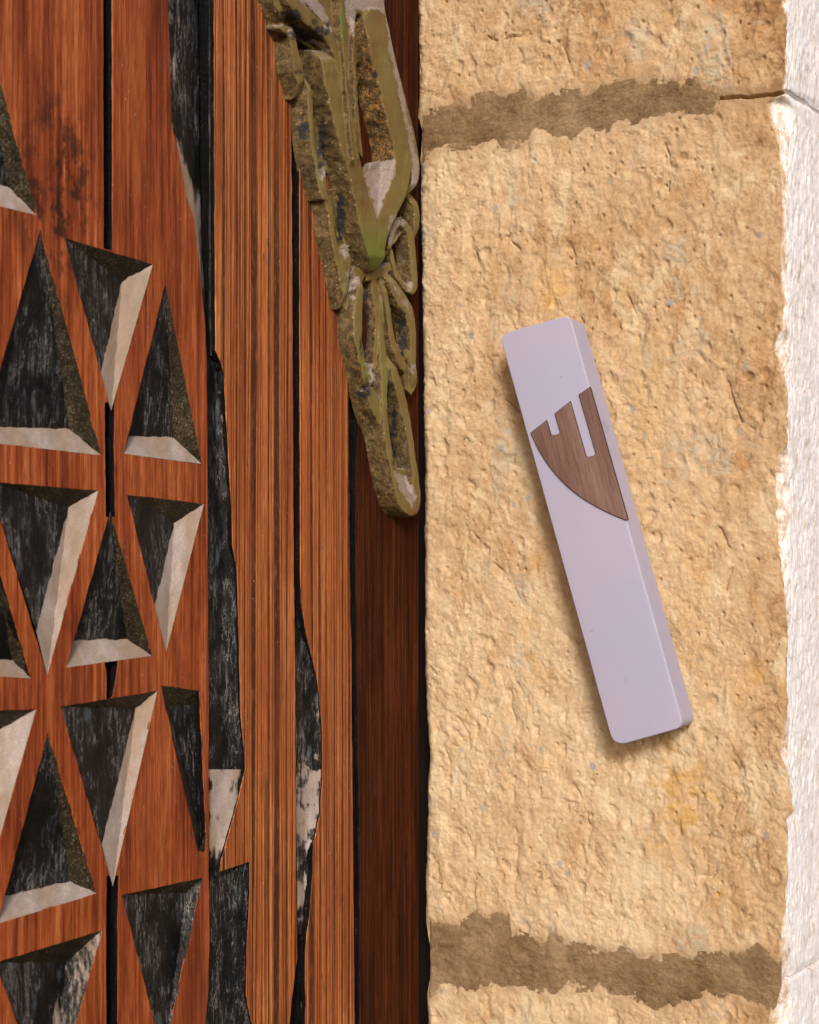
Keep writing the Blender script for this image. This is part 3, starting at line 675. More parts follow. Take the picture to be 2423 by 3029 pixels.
rib('rib', [(958, 570, 12), (976, 600, 16), (981, 650, 12), (986, 700, 12), (996, 735, 16), (1008, 765, 22), (1014, 800, 18), (1018, 850, 12), (1020, 880, 6)], None, h=.0048, flare=.0024, seed=13, dust=.1)
rib('rib', [(1040, 722, 4), (1036, 745, 14), (1028, 780, 20), (1024, 820, 18), (1021, 870, 10), (1020, 915, 6)], None, h=.0046, flare=.0014, seed=14)
# low rail that ties the outer loops together
rib('rib', [(862, 150, 14), (880, 241, 14), (908, 320, 14), (914, 417, 13), (928, 487, 13), (948, 547, 14), (975, 600, 14), (984, 700, 14), (996, 760, 15), (1018, 881, 16), (1042, 930, 18), (1048, 1000, 18), (1066, 1062, 16), (1078, 1134, 15), (1092, 1208, 14), (1118, 1290, 10)], None, h=.0030, flare=.0024, seed=31)
rib('rib', [(1040, 800, 26), (1068, 815, 24), (1100, 812, 24), (1140, 800, 20), (1156, 780, 12)], None, h=.0030, seed=32)
rib('rib', [(1092, 1150, 18), (1105, 1175, 26), (1120, 1210, 28), (1136, 1250, 24), (1146, 1300, 14)], None, h=.0056, seed=33)
# lower loops
rib('rib', [(1086, 806, 5), (1074, 836, 12), (1066, 870, 18), (1061, 915, 21), (1060, 960, 21), (1062, 1005, 18), (1070, 1050, 14), (1079, 1095, 13), (1086, 1130, 12), (1092, 1165, 6)], None, h=.0056, flare=.0020, seed=15, green=lambda x, y: .35 + .5 * (y > 1060))
rib('rib', [(1104, 815, 12), (1110, 860, 14), (1116, 920, 12), (1117, 980, 9), (1112, 1040, 9), (1110, 1090, 8), (1106, 1130, 6), (1102, 1172, 4)], None, h=.0024, seed=16, green=.3)
rib('rib', [(1129, 812, 5, .45), (1130, 870, 7, .42), (1128, 932, 9, .42), (1130, 1000, 13, .45), (1136, 1060, 17, .55), (1138, 1100, 18, .7), (1139, 1165, 14, .9), (1141, 1229, 12), (1147, 1292, 14), (1158, 1351, 15), (1171, 1407, 20), (1188, 1450, 30), (1206, 1484, 38), (1217, 1508, 30), (1226, 1522, 16)], None, h=.0068, flare=.0016, seed=17, green=lambda x, y: .55 if y < 1280 else .1)
rib('rib', [(1136, 812, 5), (1143, 870, 9), (1151, 930, 11), (1159, 985, 12), (1172, 1035, 14), (1190, 1075, 18), (1212, 1110, 12), (1226, 1130, 6)], None, h=.0042, seed=18, green=.25, dust=.1)
rib('rib', [(1158, 1040, 4), (1164, 1075, 12), (1174, 1125, 19), (1190, 1180, 20), (1204, 1240, 18), (1217, 1310, 14), (1226, 1370, 13), (1231, 1420, 16), (1233, 1465, 22), (1228, 1500, 24), (1222, 1522, 16)], None, h=.0056, seed=19, green=.1)
rib('rib', [(1142, 790, 5), (1152, 815, 12), (1168, 845, 20), (1188, 880, 26), (1204, 912, 26), (1216, 945, 20), (1222, 985, 16), (1224, 1040, 14), (1224, 1090, 12)], None, h=.0048, seed=20, green=.15, dust=lambda x, y: .25)
rib('rib', [(1150, 770, 6), (1156, 720, 10), (1165, 680, 14), (1184, 655, 16), (1203, 668, 16), (1217, 705, 16), (1223, 750, 14), (1226, 800, 14), (1226, 850, 14), (1214, 868, 12)], None, h=.0050, seed=21, dust=lambda x, y: .8 * (y < 700))
rib('rib', [(1158, 700, 6), (1160, 745, 8), (1168, 790, 10), (1182, 825, 12), (1202, 852, 14), (1222, 862, 12)], None, h=.0040, seed=22, dust=.2)
rib('rib', [(1210, 560, 8), (1222, 580, 12), (1232, 620, 14), (1234, 670, 12), (1230, 720, 10)], None, h=.0050, seed=23)
rib('rib', [(1180, 1010, 6), (1196, 1030, 12), (1214, 1060, 14), (1226, 1100, 14), (1232, 1160, 10)], None, h=.0045, seed=24)
# dusty webs low in the hollows, plus two added fillers for painted hole shade
WEBS = []
def web(pts, w, dust, name='web', seed=0, steep=0.0):
    cx_ = sum(p[0] for p in pts) / len(pts); cy_ = sum(p[1] for p in pts) / len(pts); V = []; Fs = []; R = 7
    rim = []
    for i in range(len(pts)):
        a_, b_ = pts[i], pts[(i + 1) % len(pts)]; k = max(1, int(math.hypot(b_[0] - a_[0], b_[1] - a_[1]) / 9))
        rim += [(a_[0] + (b_[0] - a_[0]) * t / k, a_[1] + (b_[1] - a_[1]) * t / k) for t in range(k)]
    n = len(rim)
    ymin = min(p[1] for p in pts); ymax = max(p[1] for p in pts)
    for r in range(R + 1):
        t = r / R
        for x, y in rim:
            xx, yy = cx_ + (x - cx_) * t, cy_ + (y - cy_) * t
            ww = w - .0012 * (1 - t * t) + .0005 * float(sfbm((xx * .03), (yy * .03 + seed), 3, 3)) + steep * ((yy - ymin) / (ymax - ymin) - .5)
            V.append(dp(xx, yy, ww))
    for r in range(R):
        for i in range(n):
            k = r * n + i; k2 = r * n + (i + 1) % n; Fs.append((k, k2, k2 + n, k + n))
    # close the web into a slab so that it fuses with the ribs
    m = len(V); V += [(x_, y_ + .0030, z_) for x_, y_, z_ in V]
    Fs2 = [tuple(m + q for q in f3)[::-1] for f3 in Fs] + [(R * n + (i + 1) % n, R * n + i, m + R * n + i, m + R * n + (i + 1) % n) for i in range(n)]
    SOLIDS.append((V, Fs + Fs2, dust, 0)); WEBS.append((pts, dust))
web([(1074, 512), (1100, 480), (1168, 470), (1168, 520), (1150, 560), (1132, 600), (1116, 648), (1100, 600)], .0056, .85, seed=1, steep=.006)
web([(820, 0), (800, -50), (905, -50), (930, 60), (985, 130), (1000, 200), (1030, 300), (1060, 420), (1030, 420), (990, 250), (940, 150), (870, 110), (845, 90), (822, 50)], .0034, .1, seed=2)
web([(990, 130), (1010, -50), (1090, -50), (1100, 60), (1064, 140), (1060, 330), (1075, 470), (1050, 430), (1010, 250)], .0038, .1, seed=3)
web([(930, 500), (960, 480), (968, 510), (956, 540), (944, 540)], .0036, .6, seed=4, steep=.003)
web([(1002, 735), (1036, 720), (1034, 760), (1019, 775), (1008, 760)], .0036, .55, seed=5, steep=.003)
web([(1078, 1085), (1104, 1075), (1112, 1120), (1100, 1140), (1094, 1130)], .0040, .8, seed=6, steep=.003)
web([(1160, 1390), (1200, 1385), (1232, 1420), (1236, 1470), (1222, 1512), (1196, 1490), (1176, 1445)], .0052, .85, seed=7, steep=.005)
web([(1022, 870), (1046, 800), (1062, 810), (1046, 870), (1036, 960), (1044, 1040), (1056, 1100), (1070, 1150), (1058, 1160), (1040, 1060)], .0026, .25, seed=9)
web([(1150, 660), (1190, 640), (1200, 680), (1170, 720), (1150, 740)], .0040, .8, seed=10, steep=.003)
web([(1195, 1085), (1232, 1075), (1238, 1130), (1220, 1170), (1200, 1150)], .0034, .5, seed=13)
web([(925, 350), (948, 340), (975, 420), (985, 520), (965, 510), (945, 480), (932, 420)], .0012, .0, seed=14)  # added filler in a hole, blackened to stand for the shade there
web([(975, 560), (1000, 560), (1030, 650), (1045, 720), (1010, 735), (990, 660)], .0012, .0, seed=15)  # second added filler, with the hole's shade painted on as black
# fuse the ribs and webs into one casting, soften it, then roughen it
def door_img(P):
    wx = ORG.x + D1.x * P[:, 0] - N_DOOR.x * P[:, 1]; wy = ORG.y + D1.y * P[:, 0] - N_DOOR.y * P[:, 1]
    return CX + F * wx / wy, HY - F * P[:, 2] / wy
bmh = bmesh.new()
for V_, F_, _, _ in SOLIDS:
    b2 = bmesh.new(); vs = [b2.verts.new(v_) for v_ in V_]
    for f_ in F_:
        try: b2.faces.new([vs[q_] for q_ in f_])
        except ValueError: pass
    bmesh.ops.remove_doubles(b2, verts=b2.verts, dist=1e-7); bmesh.ops.recalc_face_normals(b2, faces=b2.faces)
    tm = bpy.data.meshes.new('t'); b2.to_mesh(tm); b2.free(); bmh.from_mesh(tm); bpy.data.meshes.remove(tm)
hm = bpy.data.meshes.new('handle'); bmh.to_mesh(hm); bmh.free()
handle = bpy.data.objects.new('handle', hm); COL.objects.link(handle)
md = handle.modifiers.new('fuse', 'REMESH'); md.mode = 'VOXEL'; md.voxel_size = .00034
md2 = handle.modifiers.new('soften', 'SMOOTH'); md2.iterations = 9; md2.factor = .5
dg = bpy.context.evaluated_depsgraph_get(); fused = bpy.data.meshes.new_from_object(handle.evaluated_get(dg))
handle.modifiers.clear(); handle.data = fused; fused.name = 'handle'; handle.parent = door
nv = len(fused.vertices); P = np.empty(nv * 3, np.float32); fused.vertices.foreach_get('co', P); P = P.reshape(-1, 3).astype(float)
NN = np.empty(nv * 3, np.float32); fused.vertex_normals.foreach_get('vector', NN); NN = NN.reshape(-1, 3).astype(float)
hx, hy = door_img(P)
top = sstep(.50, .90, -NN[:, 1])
mm = P * 1000
rg = (.10 * fbm(mm[:, 0] * .35 + mm[:, 1] * .3, mm[:, 2] * .28, 4, 501, .55) + .08 * fbm(mm[:, 0] * 1.3 + mm[:, 1], mm[:, 2] * 1.1 + mm[:, 1] * .6, 3, 502)) * (1 - .82 * top)
P += NN * rg[:, None] * .001
fused.vertices.foreach_set('co', P.astype(np.float32).ravel())
def soft_poly(pts, x, y, soft=10):
    ins = inside(pts, x, y); d = np.full(x.shape, 999.0)
    for i_ in range(len(pts)):
        x0, y0 = pts[i_]; x1, y1 = pts[(i_ + 1) % len(pts)]; bx, by = x1 - x0, y1 - y0
        t_ = np.clip(((x - x0) * bx + (y - y0) * by) / (bx * bx + by * by + 1e-9), 0, 1); d = np.minimum(d, np.hypot(x - x0 - bx * t_, y - y0 - by * t_))
    return np.where(ins, .55 + .45 * np.clip(d / soft, 0, 1), np.clip(1 - d / soft, 0, 1) * .5) + np.where(d < 900, .28 * fbm(x * .045, y * .04, 4, 611, .6), 0) * (np.clip(1 - d / (2 * soft), 0, 1) + ins * .5)
dustv = np.zeros(nv)
for pts, dv in [([(1074, 512), (1100, 480), (1168, 470), (1168, 520), (1150, 560), (1132, 600), (1116, 648), (1100, 600)], .9),
        ([(885, -60), (885, 0), (945, 50), (968, 100), (982, 92), (966, 35), (945, 0), (945, -60)], .9),
        ([(1020, -60), (1022, 60), (1048, 110), (1056, 30), (1085, 32), (1100, 22), (1138, 44), (1146, 0), (1140, -60)], .9),
        ([(1142, 40), (1150, 150), (1172, 250), (1192, 340), (1206, 400), (1219, 470), (1216, 560), (1240, 560), (1238, 480), (1222, 400), (1200, 300), (1180, 200), (1160, 60)], .85),
        ([(843, 82), (868, 80), (874, 105), (860, 110), (846, 102)], .8), ([(905, 110), (945, 118), (985, 150), (975, 164), (940, 140), (905, 128)], .75),
        ([(930, 500), (960, 480), (968, 510), (956, 540), (944, 540)], .7), ([(1002, 735), (1036, 720), (1034, 760), (1019, 775), (1008, 760)], .7),
        ([(1020, 790), (1060, 800), (1066, 830), (1050, 900), (1030, 880)], .55), ([(1078, 1075), (1104, 1075), (1112, 1120), (1100, 1140), (1094, 1130)], .85),
        ([(1165, 1395), (1196, 1405), (1226, 1440), (1232, 1470), (1220, 1500), (1196, 1475), (1178, 1440)], .9), ([(1150, 640), (1190, 630), (1200, 660), (1170, 700), (1150, 740)], .8),
        ([(1137, 790), (1150, 800), (1180, 850), (1212, 900), (1226, 950), (1216, 950), (1195, 905), (1165, 860), (1142, 825)], .6), ([(1195, 1085), (1232, 1075), (1232, 1120), (1210, 1110)], .6), ([(1190, 815), (1226, 835), (1226, 860), (1200, 856)], .6)]:
    dustv = np.maximum(dustv, dv * soft_poly(pts, hx, hy))
goldv = np.clip(soft_poly([(1050, 30), (1085, 60), (1110, 200), (1150, 360), (1166, 470), (1110, 500), (1080, 420), (1062, 250)], hx, hy, 20) + .5 * soft_poly([(1036, 1030), (1062, 1000), (1080, 1120), (1060, 1130)], hx, hy, 15) + .45 * soft_poly([(1095, 870), (1105, 870), (1112, 1020), (1100, 1030)], hx, hy, 12) + .35 * soft_poly([(985, 590), (1000, 590), (1020, 720), (1005, 720)], hx, hy, 12), 0, 1)
spotshadev = np.zeros(nv)  # black paint spots first; the last ellipses paint shade into the holes
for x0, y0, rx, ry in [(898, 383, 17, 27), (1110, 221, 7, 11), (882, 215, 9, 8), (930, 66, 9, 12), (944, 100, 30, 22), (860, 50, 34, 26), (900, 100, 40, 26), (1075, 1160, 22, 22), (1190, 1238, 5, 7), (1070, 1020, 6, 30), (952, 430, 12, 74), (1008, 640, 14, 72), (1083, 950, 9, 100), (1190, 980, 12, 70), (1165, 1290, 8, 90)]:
    spotshadev = np.maximum(spotshadev, sstep(1.25, .75, np.hypot((hx - x0) / rx, (hy - y0) / ry) + .35 * fbm(hx * .06, hy * .06, 3, 9)))
greenv = np.clip((hy - 560) / 240, 0, 1) * (hy < 808) * (hx > 1060) * (hx < 1150) * (-P[:, 1] > .0055) + .9 * (np.hypot((hx - 1013) / 6, (hy - 70) / 60) < 1) + .7 * soft_poly([(1070, 1060), (1082, 1060), (1096, 1150), (1088, 1160)], hx, hy, 6) + .35 * soft_poly([(1052, 860), (1074, 860), (1072, 1050), (1060, 1050)], hx, hy, 6) + .45 * soft_poly([(1128, 1040), (1146, 1040), (1148, 1220), (1136, 1220)], hx, hy, 6) + .3 * soft_poly([(985, 170), (1030, 300), (1070, 470), (1060, 620), (1010, 420)], hx, hy, 8)
for nm_, a_ in (('dust', dustv), ('gold', goldv), ('black', spotshadev), ('green', greenv), ('top', top)):
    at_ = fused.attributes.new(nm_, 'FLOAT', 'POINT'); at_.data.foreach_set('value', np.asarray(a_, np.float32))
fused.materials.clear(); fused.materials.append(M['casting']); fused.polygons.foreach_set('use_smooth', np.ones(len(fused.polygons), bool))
handle['label'] = 'green and brown cast handle of twisted ribs with dust in its hollows'
print('handle verts', nv)

# ============================================================ STONE WALL (jamb face, corner, outer face)
wall = empty('stone_wall', ORG, ROT_JAMB, 'sandy limestone wall with brown mortar joints and a bleached outer face whitened as if daylit', 'wall')
JL = [(TOP, 1222), (0, 1227), (200, 1229), (345, 1231), (350, 1236), (385, 1246), (440, 1243), (470, 1238), (600, 1233), (800, 1238), (1000, 1240), (1200, 1243), (1400, 1247), (1500, 1246), (1700, 1247), (2000, 1247), (2100, 1252), (2220, 1262), (2300, 1256), (2500, 1253), (2600, 1248), (2700, 1252), (2840, 1275), (2900, 1268), (2960, 1256), (3029, 1255), (BOT, 1255)]
JR = [(TOP, 2308), (0, 2312), (60, 2326), (100, 2326), (200, 2322), (280, 2312), (300, 2262), (366, 2280), (417, 2301), (487, 2310), (580, 2315), (696, 2313), (835, 2311), (974, 2315), (1010, 2290), (1028, 2287), (1093, 2306), (1153, 2329), (1315, 2331), (1345, 2300), (1417, 2290), (1501, 2301), (1580, 2300), (1640, 2306), (1765, 2320), (1872, 2332), (1974, 2326), (2095, 2329), (2167, 2315), (2229, 2306), (2286, 2334), (2400, 2348), (2420, 2330), (2573, 2329), (2668, 2322), (2830, 2306), (2931, 2296), (2974, 2282), (3029, 2272), (BOT, 2270)]
J1U = [(1200, 360), (1267, 347), (1328, 337), (1377, 312), (1434, 294), (1498, 298), (1547, 287), (1597, 301), (1640, 284), (1696, 291), (1767, 280), (1817, 262), (1895, 245), (1966, 248), (2015, 262), (2065, 252), (2104, 266), (2115, 284), (2320, 272), (2440, 320)]
J1L = [(1200, 462), (1243, 461), (1306, 418), (1370, 425), (1406, 432), (1455, 418), (1505, 425), (1554, 404), (1590, 369), (1625, 397), (1696, 386), (1739, 369), (1767, 383), (1817, 354), (1866, 344), (1944, 326), (2015, 323), (2086, 330), (2108, 319), (2115, 290), (2320, 277), (2440, 326)]
J2U = [(1200, 2745), (1285, 2741), (1342, 2748), (1377, 2741), (1413, 2713), (1448, 2734), (1469, 2720), (1505, 2720), (1512, 2769), (1554, 2784), (1618, 2805), (1640, 2750), (1654, 2791), (1696, 2805), (1767, 2823), (1838, 2823), (1909, 2840), (1966, 2847), (2065, 2840), (2122, 2837), (2185, 2833), (2242, 2812), (2271, 2840), (2306, 2858), (2360, 2880), (2440, 2830)]
J2L = [(1200, 2945), (1264, 2932), (1306, 2904), (1363, 2918), (1384, 2925), (1427, 2890), (1505, 2897), (1554, 2897), (1618, 2925), (1661, 2908), (1725, 2911), (1781, 2904), (1824, 2918), (1852, 2940), (1902, 2940), (1937, 2961), (1987, 2979), (2022, 2961), (2051, 2929), (2122, 2925), (2193, 2940), (2235, 2964), (2271, 2976), (2296, 2954), (2312, 2890), (2360, 2886), (2440, 2836)]
def ip(pts, v): return np.interp(v, [p[0] for p in pts], [p[1] for p in pts])
XN = jp(2325, 1700)[0]                              # nominal corner
def jam_x(px):                                      # vectorised jp(...)[0] at w = 0
    dx = (px - CX) / F; s = ORG.dot(N_JAMB) / (dx * N_JAMB.x + N_JAMB.y); return (s * dx - ORG.x) * X_JAMB.x + (s - ORG.y) * X_JAMB.y
def img(x, y, z):                                   # jamb-local point -> photo pixels (used once, to read the traced joint lines)
    wx = ORG.x + X_JAMB.x * x + (-N_JAMB.x) * y; wy = ORG.y + X_JAMB.y * x + (-N_JAMB.y) * y
    return CX + F * wx / wy, HY - F * z / wy
z_top, z_bot = .235, -.205
NS_J, NS_C, NS_F = 375, 22, 80                      # samples: jamb face, corner, outer face
NV = 1180
zz = np.linspace(z_top, z_bot, NV)
FACE = .062                                         # outer face length modelled
def build_sheet():
    Z = np.repeat(zz[:, None], NS_J + NS_C + NS_F, 1)
    # traced left and right edge of the jamb face at each height
    xl = np.zeros(NV); xr = np.zeros(NV)
    for i, z in enumerate(zz):
        x = 0.0
        for _ in range(3): x = float(jam_x(ip(JL, img(x, 0, z)[1])))
        xl[i] = x; x = XN
        for _ in range(4): x = float(jam_x(ip(JR, img(x, 0, z)[1])))
        xr[i] = x
    ker = np.hanning(9); ker /= ker.sum(); xr = np.convolve(np.pad(xr, 4, 'edge'), ker, 'valid')
    xr += .0005 * fbm(zz * 180, zz * 0, 5, 31, .6)
    X = np.zeros_like(Z); Y = np.zeros_like(Z); NX = np.zeros_like(Z); NY = np.zeros_like(Z); S = np.zeros_like(Z); OUT = np.zeros_like(Z)
    XL = xl
    t = np.linspace(0, 1, NS_J)
    t = t ** .97
    for i in range(NV):
        L, R = XL[i], xr[i]; chip = max(XN - R, 0) + .0022
        X[i, :NS_J] = L + (R - L) * t; Y[i, :NS_J] = 0; NY[i, :NS_J] = -1
        # corner: a bruised arris that leaves the jamb at R and lands on the outer face `chip` deep
        u = np.linspace(0, 1, NS_C + 1)[1:]; e = 1.35
        th = u * np.pi / 2
        cxp = R + (XN - R) * np.sin(th) ** e; cyp = chip * 1.25 * (1 - np.cos(th) ** e)
        X[i, NS_J:NS_J + NS_C] = cxp; Y[i, NS_J:NS_J + NS_C] = cyp
        NX[i, NS_J:NS_J + NS_C] = np.sin(th); NY[i, NS_J:NS_J + NS_C] = -np.cos(th)
        v = np.linspace(0, 1, NS_F + 1)[1:] ** 1.25
        X[i, NS_J + NS_C:] = XN; Y[i, NS_J + NS_C:] = cyp[-1] + FACE * v; NX[i, NS_J + NS_C:] = 1
        d = np.hypot(np.diff(X[i]), np.diff(Y[i])); S[i, 1:] = np.cumsum(d); S[i] += L
    k = np.zeros(NS_J + NS_C + NS_F); k[NS_J:NS_J + NS_C] = np.linspace(.38, .72, NS_C); k[NS_J + NS_C:] = 1.0
    k[NS_J - 3:NS_J] = [.05, .12, .2]
    OUT[:] = k
    # left edge turns in towards the door
    return X, Y, Z, NX, NY, S, OUT, xl
X, Y, Z, NX, NY, S, OUT, xl = build_sheet()
sx, sz = S * 1000, Z * 1000                         # millimetres
wx_ = fbm(sx * .11, sz * .09, 3, 51) * 2.2; wz_ = fbm(sx * .11 + 9, sz * .09, 3, 52) * 2.2
lump = fbm((sx + wx_) * .15, (sz + wz_) * .105, 4, 1, .50)
peb = worley((sx + wx_) * .36, (sz + wz_) * .26, 3); peb2 = worley((sx + wx_ * .5) * .95, (sz + wz_ * .5) * .72, 13)
ridge = 1 - np.abs(fbm((sx + wx_) * .12 + 3, (sz + wz_) * .085, 4, 21)) * 2.4
fine = fbm(sx * .9, sz * .7, 4, 41, .6)
rough_zone = sstep(-.55, .35, fbm(sx * .028, sz * .022, 3, 61))          # calmer and rougher patches
ripple = np.sin((sx * .75 + sz * .95 + wx_ * 1.1 + 3 * fbm(sx * .03, sz * .03, 2, 7))) * sstep(0, .6, fbm(sx * .025 + 4, sz * .02, 2, 71))
Hh = .68 * lump + .40 * (.5 - peb) * rough_zone + .05 * (.5 - peb2) * rough_zone + .03 * fine + .14 * ripple
w2 = fbm(sx * .45 + 2, sz * .36, 3, 151) * .9
med = 1 - np.abs(fbm(sx * .50 + w2, sz * .34 + w2, 3, 152, .55)) * 2.6
Hh += .20 * fbm(sx * .62 + w2, sz * .46, 3, 153, .6) + .16 * (med - .4) * (.10 + .95 * rough_zone) + .055 * fbm(sx * 1.9, sz * 1.5, 2, 154)
Hh += -.34 * sstep(.86, 1.0, ridge) * sstep(.0, .6, fbm(sx * .05 + 11, sz * .04, 2, 81))     # shallow cracks
pits = sstep(.16, .05, worley(sx * .22 + 5, sz * .17, 91)) * (_hash(np.floor(sx * .22 + 5), np.floor(sz * .17), 2) / 4294967296.0 > .84)
Hh += -1.1 * pits
Hh += -.8 * sstep(.22, .08, worley(sx * .11 + 2 + wx_ * .08, sz * .075, 93)) * (_hash(np.floor(sx * .05), np.floor(sz * .05), 4) / 4294967296.0 > .45)
Hh = Hh * .00092
outm = sstep(.3, .95, OUT)
# outer face: long vertical tooling instead of lumps
tool = (.30 * fbm(sx * .55, sz * .22, 5, 101, .6) - .5 * sstep(.30, .12, worley(sx * .45, sz * .10, 105)) * .6 + .25 * fbm(sx * .08, sz * .05, 3, 107)) * .0009
DISP = Hh * (1 - outm) + (tool + .22 * Hh) * outm
# cracks traced on the middle stone
CR = [[(1400, 620), (1398, 700), (1412, 770)], [(1500, 1180), (1560, 1260), (1590, 1330)], [(1515, 600), (1500, 680), (1530, 740)], [(1690, 730), (1720, 820), (1700, 900), (1730, 960)],
      [(1380, 1560), (1440, 1640), (1500, 1700), (1540, 1790)], [(1510, 2050), (1525, 2200), (1515, 2340), (1530, 2480), (1520, 2640)], [(1360, 2120), (1390, 2180), (1385, 2260)],
      [(2040, 2560), (2060, 2590), (2110, 2600), (2125, 2560)], [(2130, 1560), (2170, 1640), (2150, 1740)], [(1860, 880), (1900, 960), (1880, 1040)], [(2150, 1130), (2190, 1240), (2230, 1270)],
      [(1960, 420), (1985, 500), (1975, 560)], [(1290, 2150), (1330, 2240), (1320, 2330)], [(1700, 2330), (1740, 2400), (1730, 2500)], [(2180, 2280), (2200, 2340), (2170, 2420)], [(1420, 110), (1490, 120), (1540, 100)], [(1660, 140), (1700, 210), (1690, 250)]]
PXI, PYI = img(X, Y, Z)
wob = 9 * fbm(sx * .10, sz * .10, 3, 411); wob2 = 9 * fbm(sx * .10 + 5, sz * .10, 3, 412)
dcr = np.full(X.shape, 99.0)
for c in CR:
    for (x0, y0), (x1, y1) in zip(c[:-1], c[1:]):
        ax, ay = PXI + wob - x0, PYI + wob2 - y0; bx, by = x1 - x0, y1 - y0
        t = np.clip((ax * bx + ay * by) / (bx * bx + by * by), 0, 1); dcr = np.minimum(dcr, np.hypot(ax - bx * t, ay - by * t))
gate = sstep(-.25, .2, fbm(sx * .12 + 3, sz * .12, 3, 413))
DISP = DISP - .0011 * sstep(5, .8, dcr) * gate - .00035 * sstep(26, 4, dcr)
# edge by the door wears back
el = np.clip((S - xl[:, None]) / .0035, 0, 1); DISP -= .0030 * (1 - el) ** 2
PXI, PYI = img(X, Y, Z)
jag = 8 * fbm(PXI * .030, PYI * .02, 5, 201, .65)
def jointmask(u, l):                                # >0 inside the joint, photo px
    a = PYI - (ip(u, PXI) + jag); b = (ip(l, PXI) + jag) - PYI
    return np.minimum(a, b)
m1 = jointmask(J1U, J1L); m2 = jointmask(J2U, J2L)
MORTAR_Y = -.0002
def sink(m, soft):                                  # stone dives below the mortar skin inside the joint
    return np.clip(.5 + m / soft, 0, 1)
PXC = 1.0 - sstep(2080, 2125, PXI)                  # the first joint closes to a hairline there
s1 = sink(m1, 44); s2 = sink(m2, 44)
near = np.maximum(sstep(-70, 0, m1), sstep(-70, 0, m2)); DISP = DISP * (1 - .55 * near)
target = -.0010
DISP = DISP * (1 - s1) + target * s1
DISP = DISP * (1 - s2) + target * s2
cr = 5.0 * fbm(PXI * .02, PXI * .0, 3, 77)
crack = sstep(6.5, 1.5, np.abs(PYI - (np.interp(PXI, [2095, 2180, 2240, 2330, 2380, 2440], [290, 287, 283, 272, 300, 345]) + cr))) * sstep(2090, 2120, PXI)
DISP -= .0022 * crack
crack2 = sstep(6, 1.5, np.abs(PYI - (np.interp(PXI, [2300, 2345, 2400, 2440], [2900, 2895, 2862, 2835]) + cr))) * sstep(2318, 2335, PXI)
DISP -= .0015 * crack2
PTS = np.stack([X + NX * DISP, Y + NY * DISP, Z], -1)
cut1 = 365.0; cut2 = 2860.0
midj1 = (ip(J1U, PXI) + ip(J1L, PXI)) / 2; midj2 = (ip(J2U, PXI) + ip(J2L, PXI)) / 2
region = (PYI > midj1).astype(int) + (PYI > midj2).astype(int)
C = X.shape[1]
ii, jj = np.meshgrid(np.arange(NV - 1), np.arange(C - 1), indexing='ij')
q = np.stack([ii * C + jj, (ii + 1) * C + jj, (ii + 1) * C + jj + 1, ii * C + jj + 1], -1).reshape(-1, 4)
rq = region[:-1, :-1].reshape(-1)
flat = PTS.reshape(-1, 3); outf = OUT.reshape(-1); relf = (DISP * 1000).reshape(-1)
tonev = -.9 * sstep(380, 240, PYI) - .7 * sstep(2120, 2260, PXI) + .7 * sstep(1500, 2100, PYI) * sstep(2250, 2000, PXI) + .35 * sstep(1500, 1300, PXI) + .45 * fbm(PXI * .0035, PYI * .003, 3, 701)
tonef = tonev.reshape(-1)
ochv = np.zeros(X.shape)
for x0, y0, rx, ry, k_ in [(2015, 2345, 60, 120, .72), (2122, 2640, 26, 46, .7), (2165, 2690, 18, 50, .4), (1840, 900, 40, 60, .2), (1990, 2480, 60, 60, .35), (1905, 1180, 60, 200, .25), (1400, 2150, 40, 80, .25), (2060, 1700, 50, 260, .22)]:
    ochv = np.maximum(ochv, k_ * sstep(1.3, .3, np.hypot((PXI - x0) / rx, (PYI - y0) / ry) + .9 * fbm(PXI * .02, PYI * .018, 5, 721, .65)))
ochf = ochv.reshape(-1)
smf = (np.maximum(sstep(-60, 2, m1 + 14 * fbm(PXI * .03, PYI * .03, 4, 733)), sstep(-60, 2, m2 + 14 * fbm(PXI * .03, PYI * .03, 4, 733))) * (PXI < 2330)).reshape(-1)
LAB = ['upper limestone block', 'large middle limestone block', 'lower limestone block at the bottom edge']
for r in range(3):
    qq = q[rq == r]; used = np.unique(qq); remap = np.full(len(flat), -1); remap[used] = np.arange(len(used))
    o = mesh_obj('stone', flat[used], remap[qq], M['stone'], wall, smooth=True, attrs={'outside': outf[used], 'tone': tonef[used], 'ochre': ochf[used], 'smear': smf[used]})
    o['label'] = LAB[r]
# mortar beds: smooth troweled skins just below the face of the stones
def bed(u, l, px0, px1):
    n = 260; k = 60; V = []
    pxs = np.linspace(px0, px1, n); P = np.zeros((k, n, 3))
    up = ip(u, pxs) - 26; lo = ip(l, pxs) + 26
    for i in range(k):
        py = up + (lo - up) * i / (k - 1)
        for j in range(n):
            P[i, j] = jp(pxs[j], py[j], -.0002)
    e = np.clip((pxs - px0) / 14, 0, 1)[None, :]
    a = P[..., 0] * 1000; b = P[..., 2] * 1000
    P[..., 1] += -.00050 * fbm(a * .12, b * .18, 4, 301) - .00016 * fbm(a * .9, b * .9, 3, 302) + .003 * (1 - e) ** 2
    ii, jj = np.meshgrid(np.arange(k - 1), np.arange(n - 1), indexing='ij')
    q = np.stack([ii * n + jj, (ii + 1) * n + jj, (ii + 1) * n + jj + 1, ii * n + jj + 1], -1).reshape(-1, 4)
    return mesh_obj('mortar_joint', P.reshape(-1, 3), q, M['mortar'], wall, smooth=True)
bed(J1U, J1L, 1240, 2130); bed(J2U, J2L, 1262, 2312)
# solid core behind the faces, and the stone's hidden end towards the door
v, f = box(.0022, XN - .010, .0070, .0068 + .05, z_bot + .0005, z_top - .0005)
o = mesh_obj('wall_core', v, f, M['void'], wall)

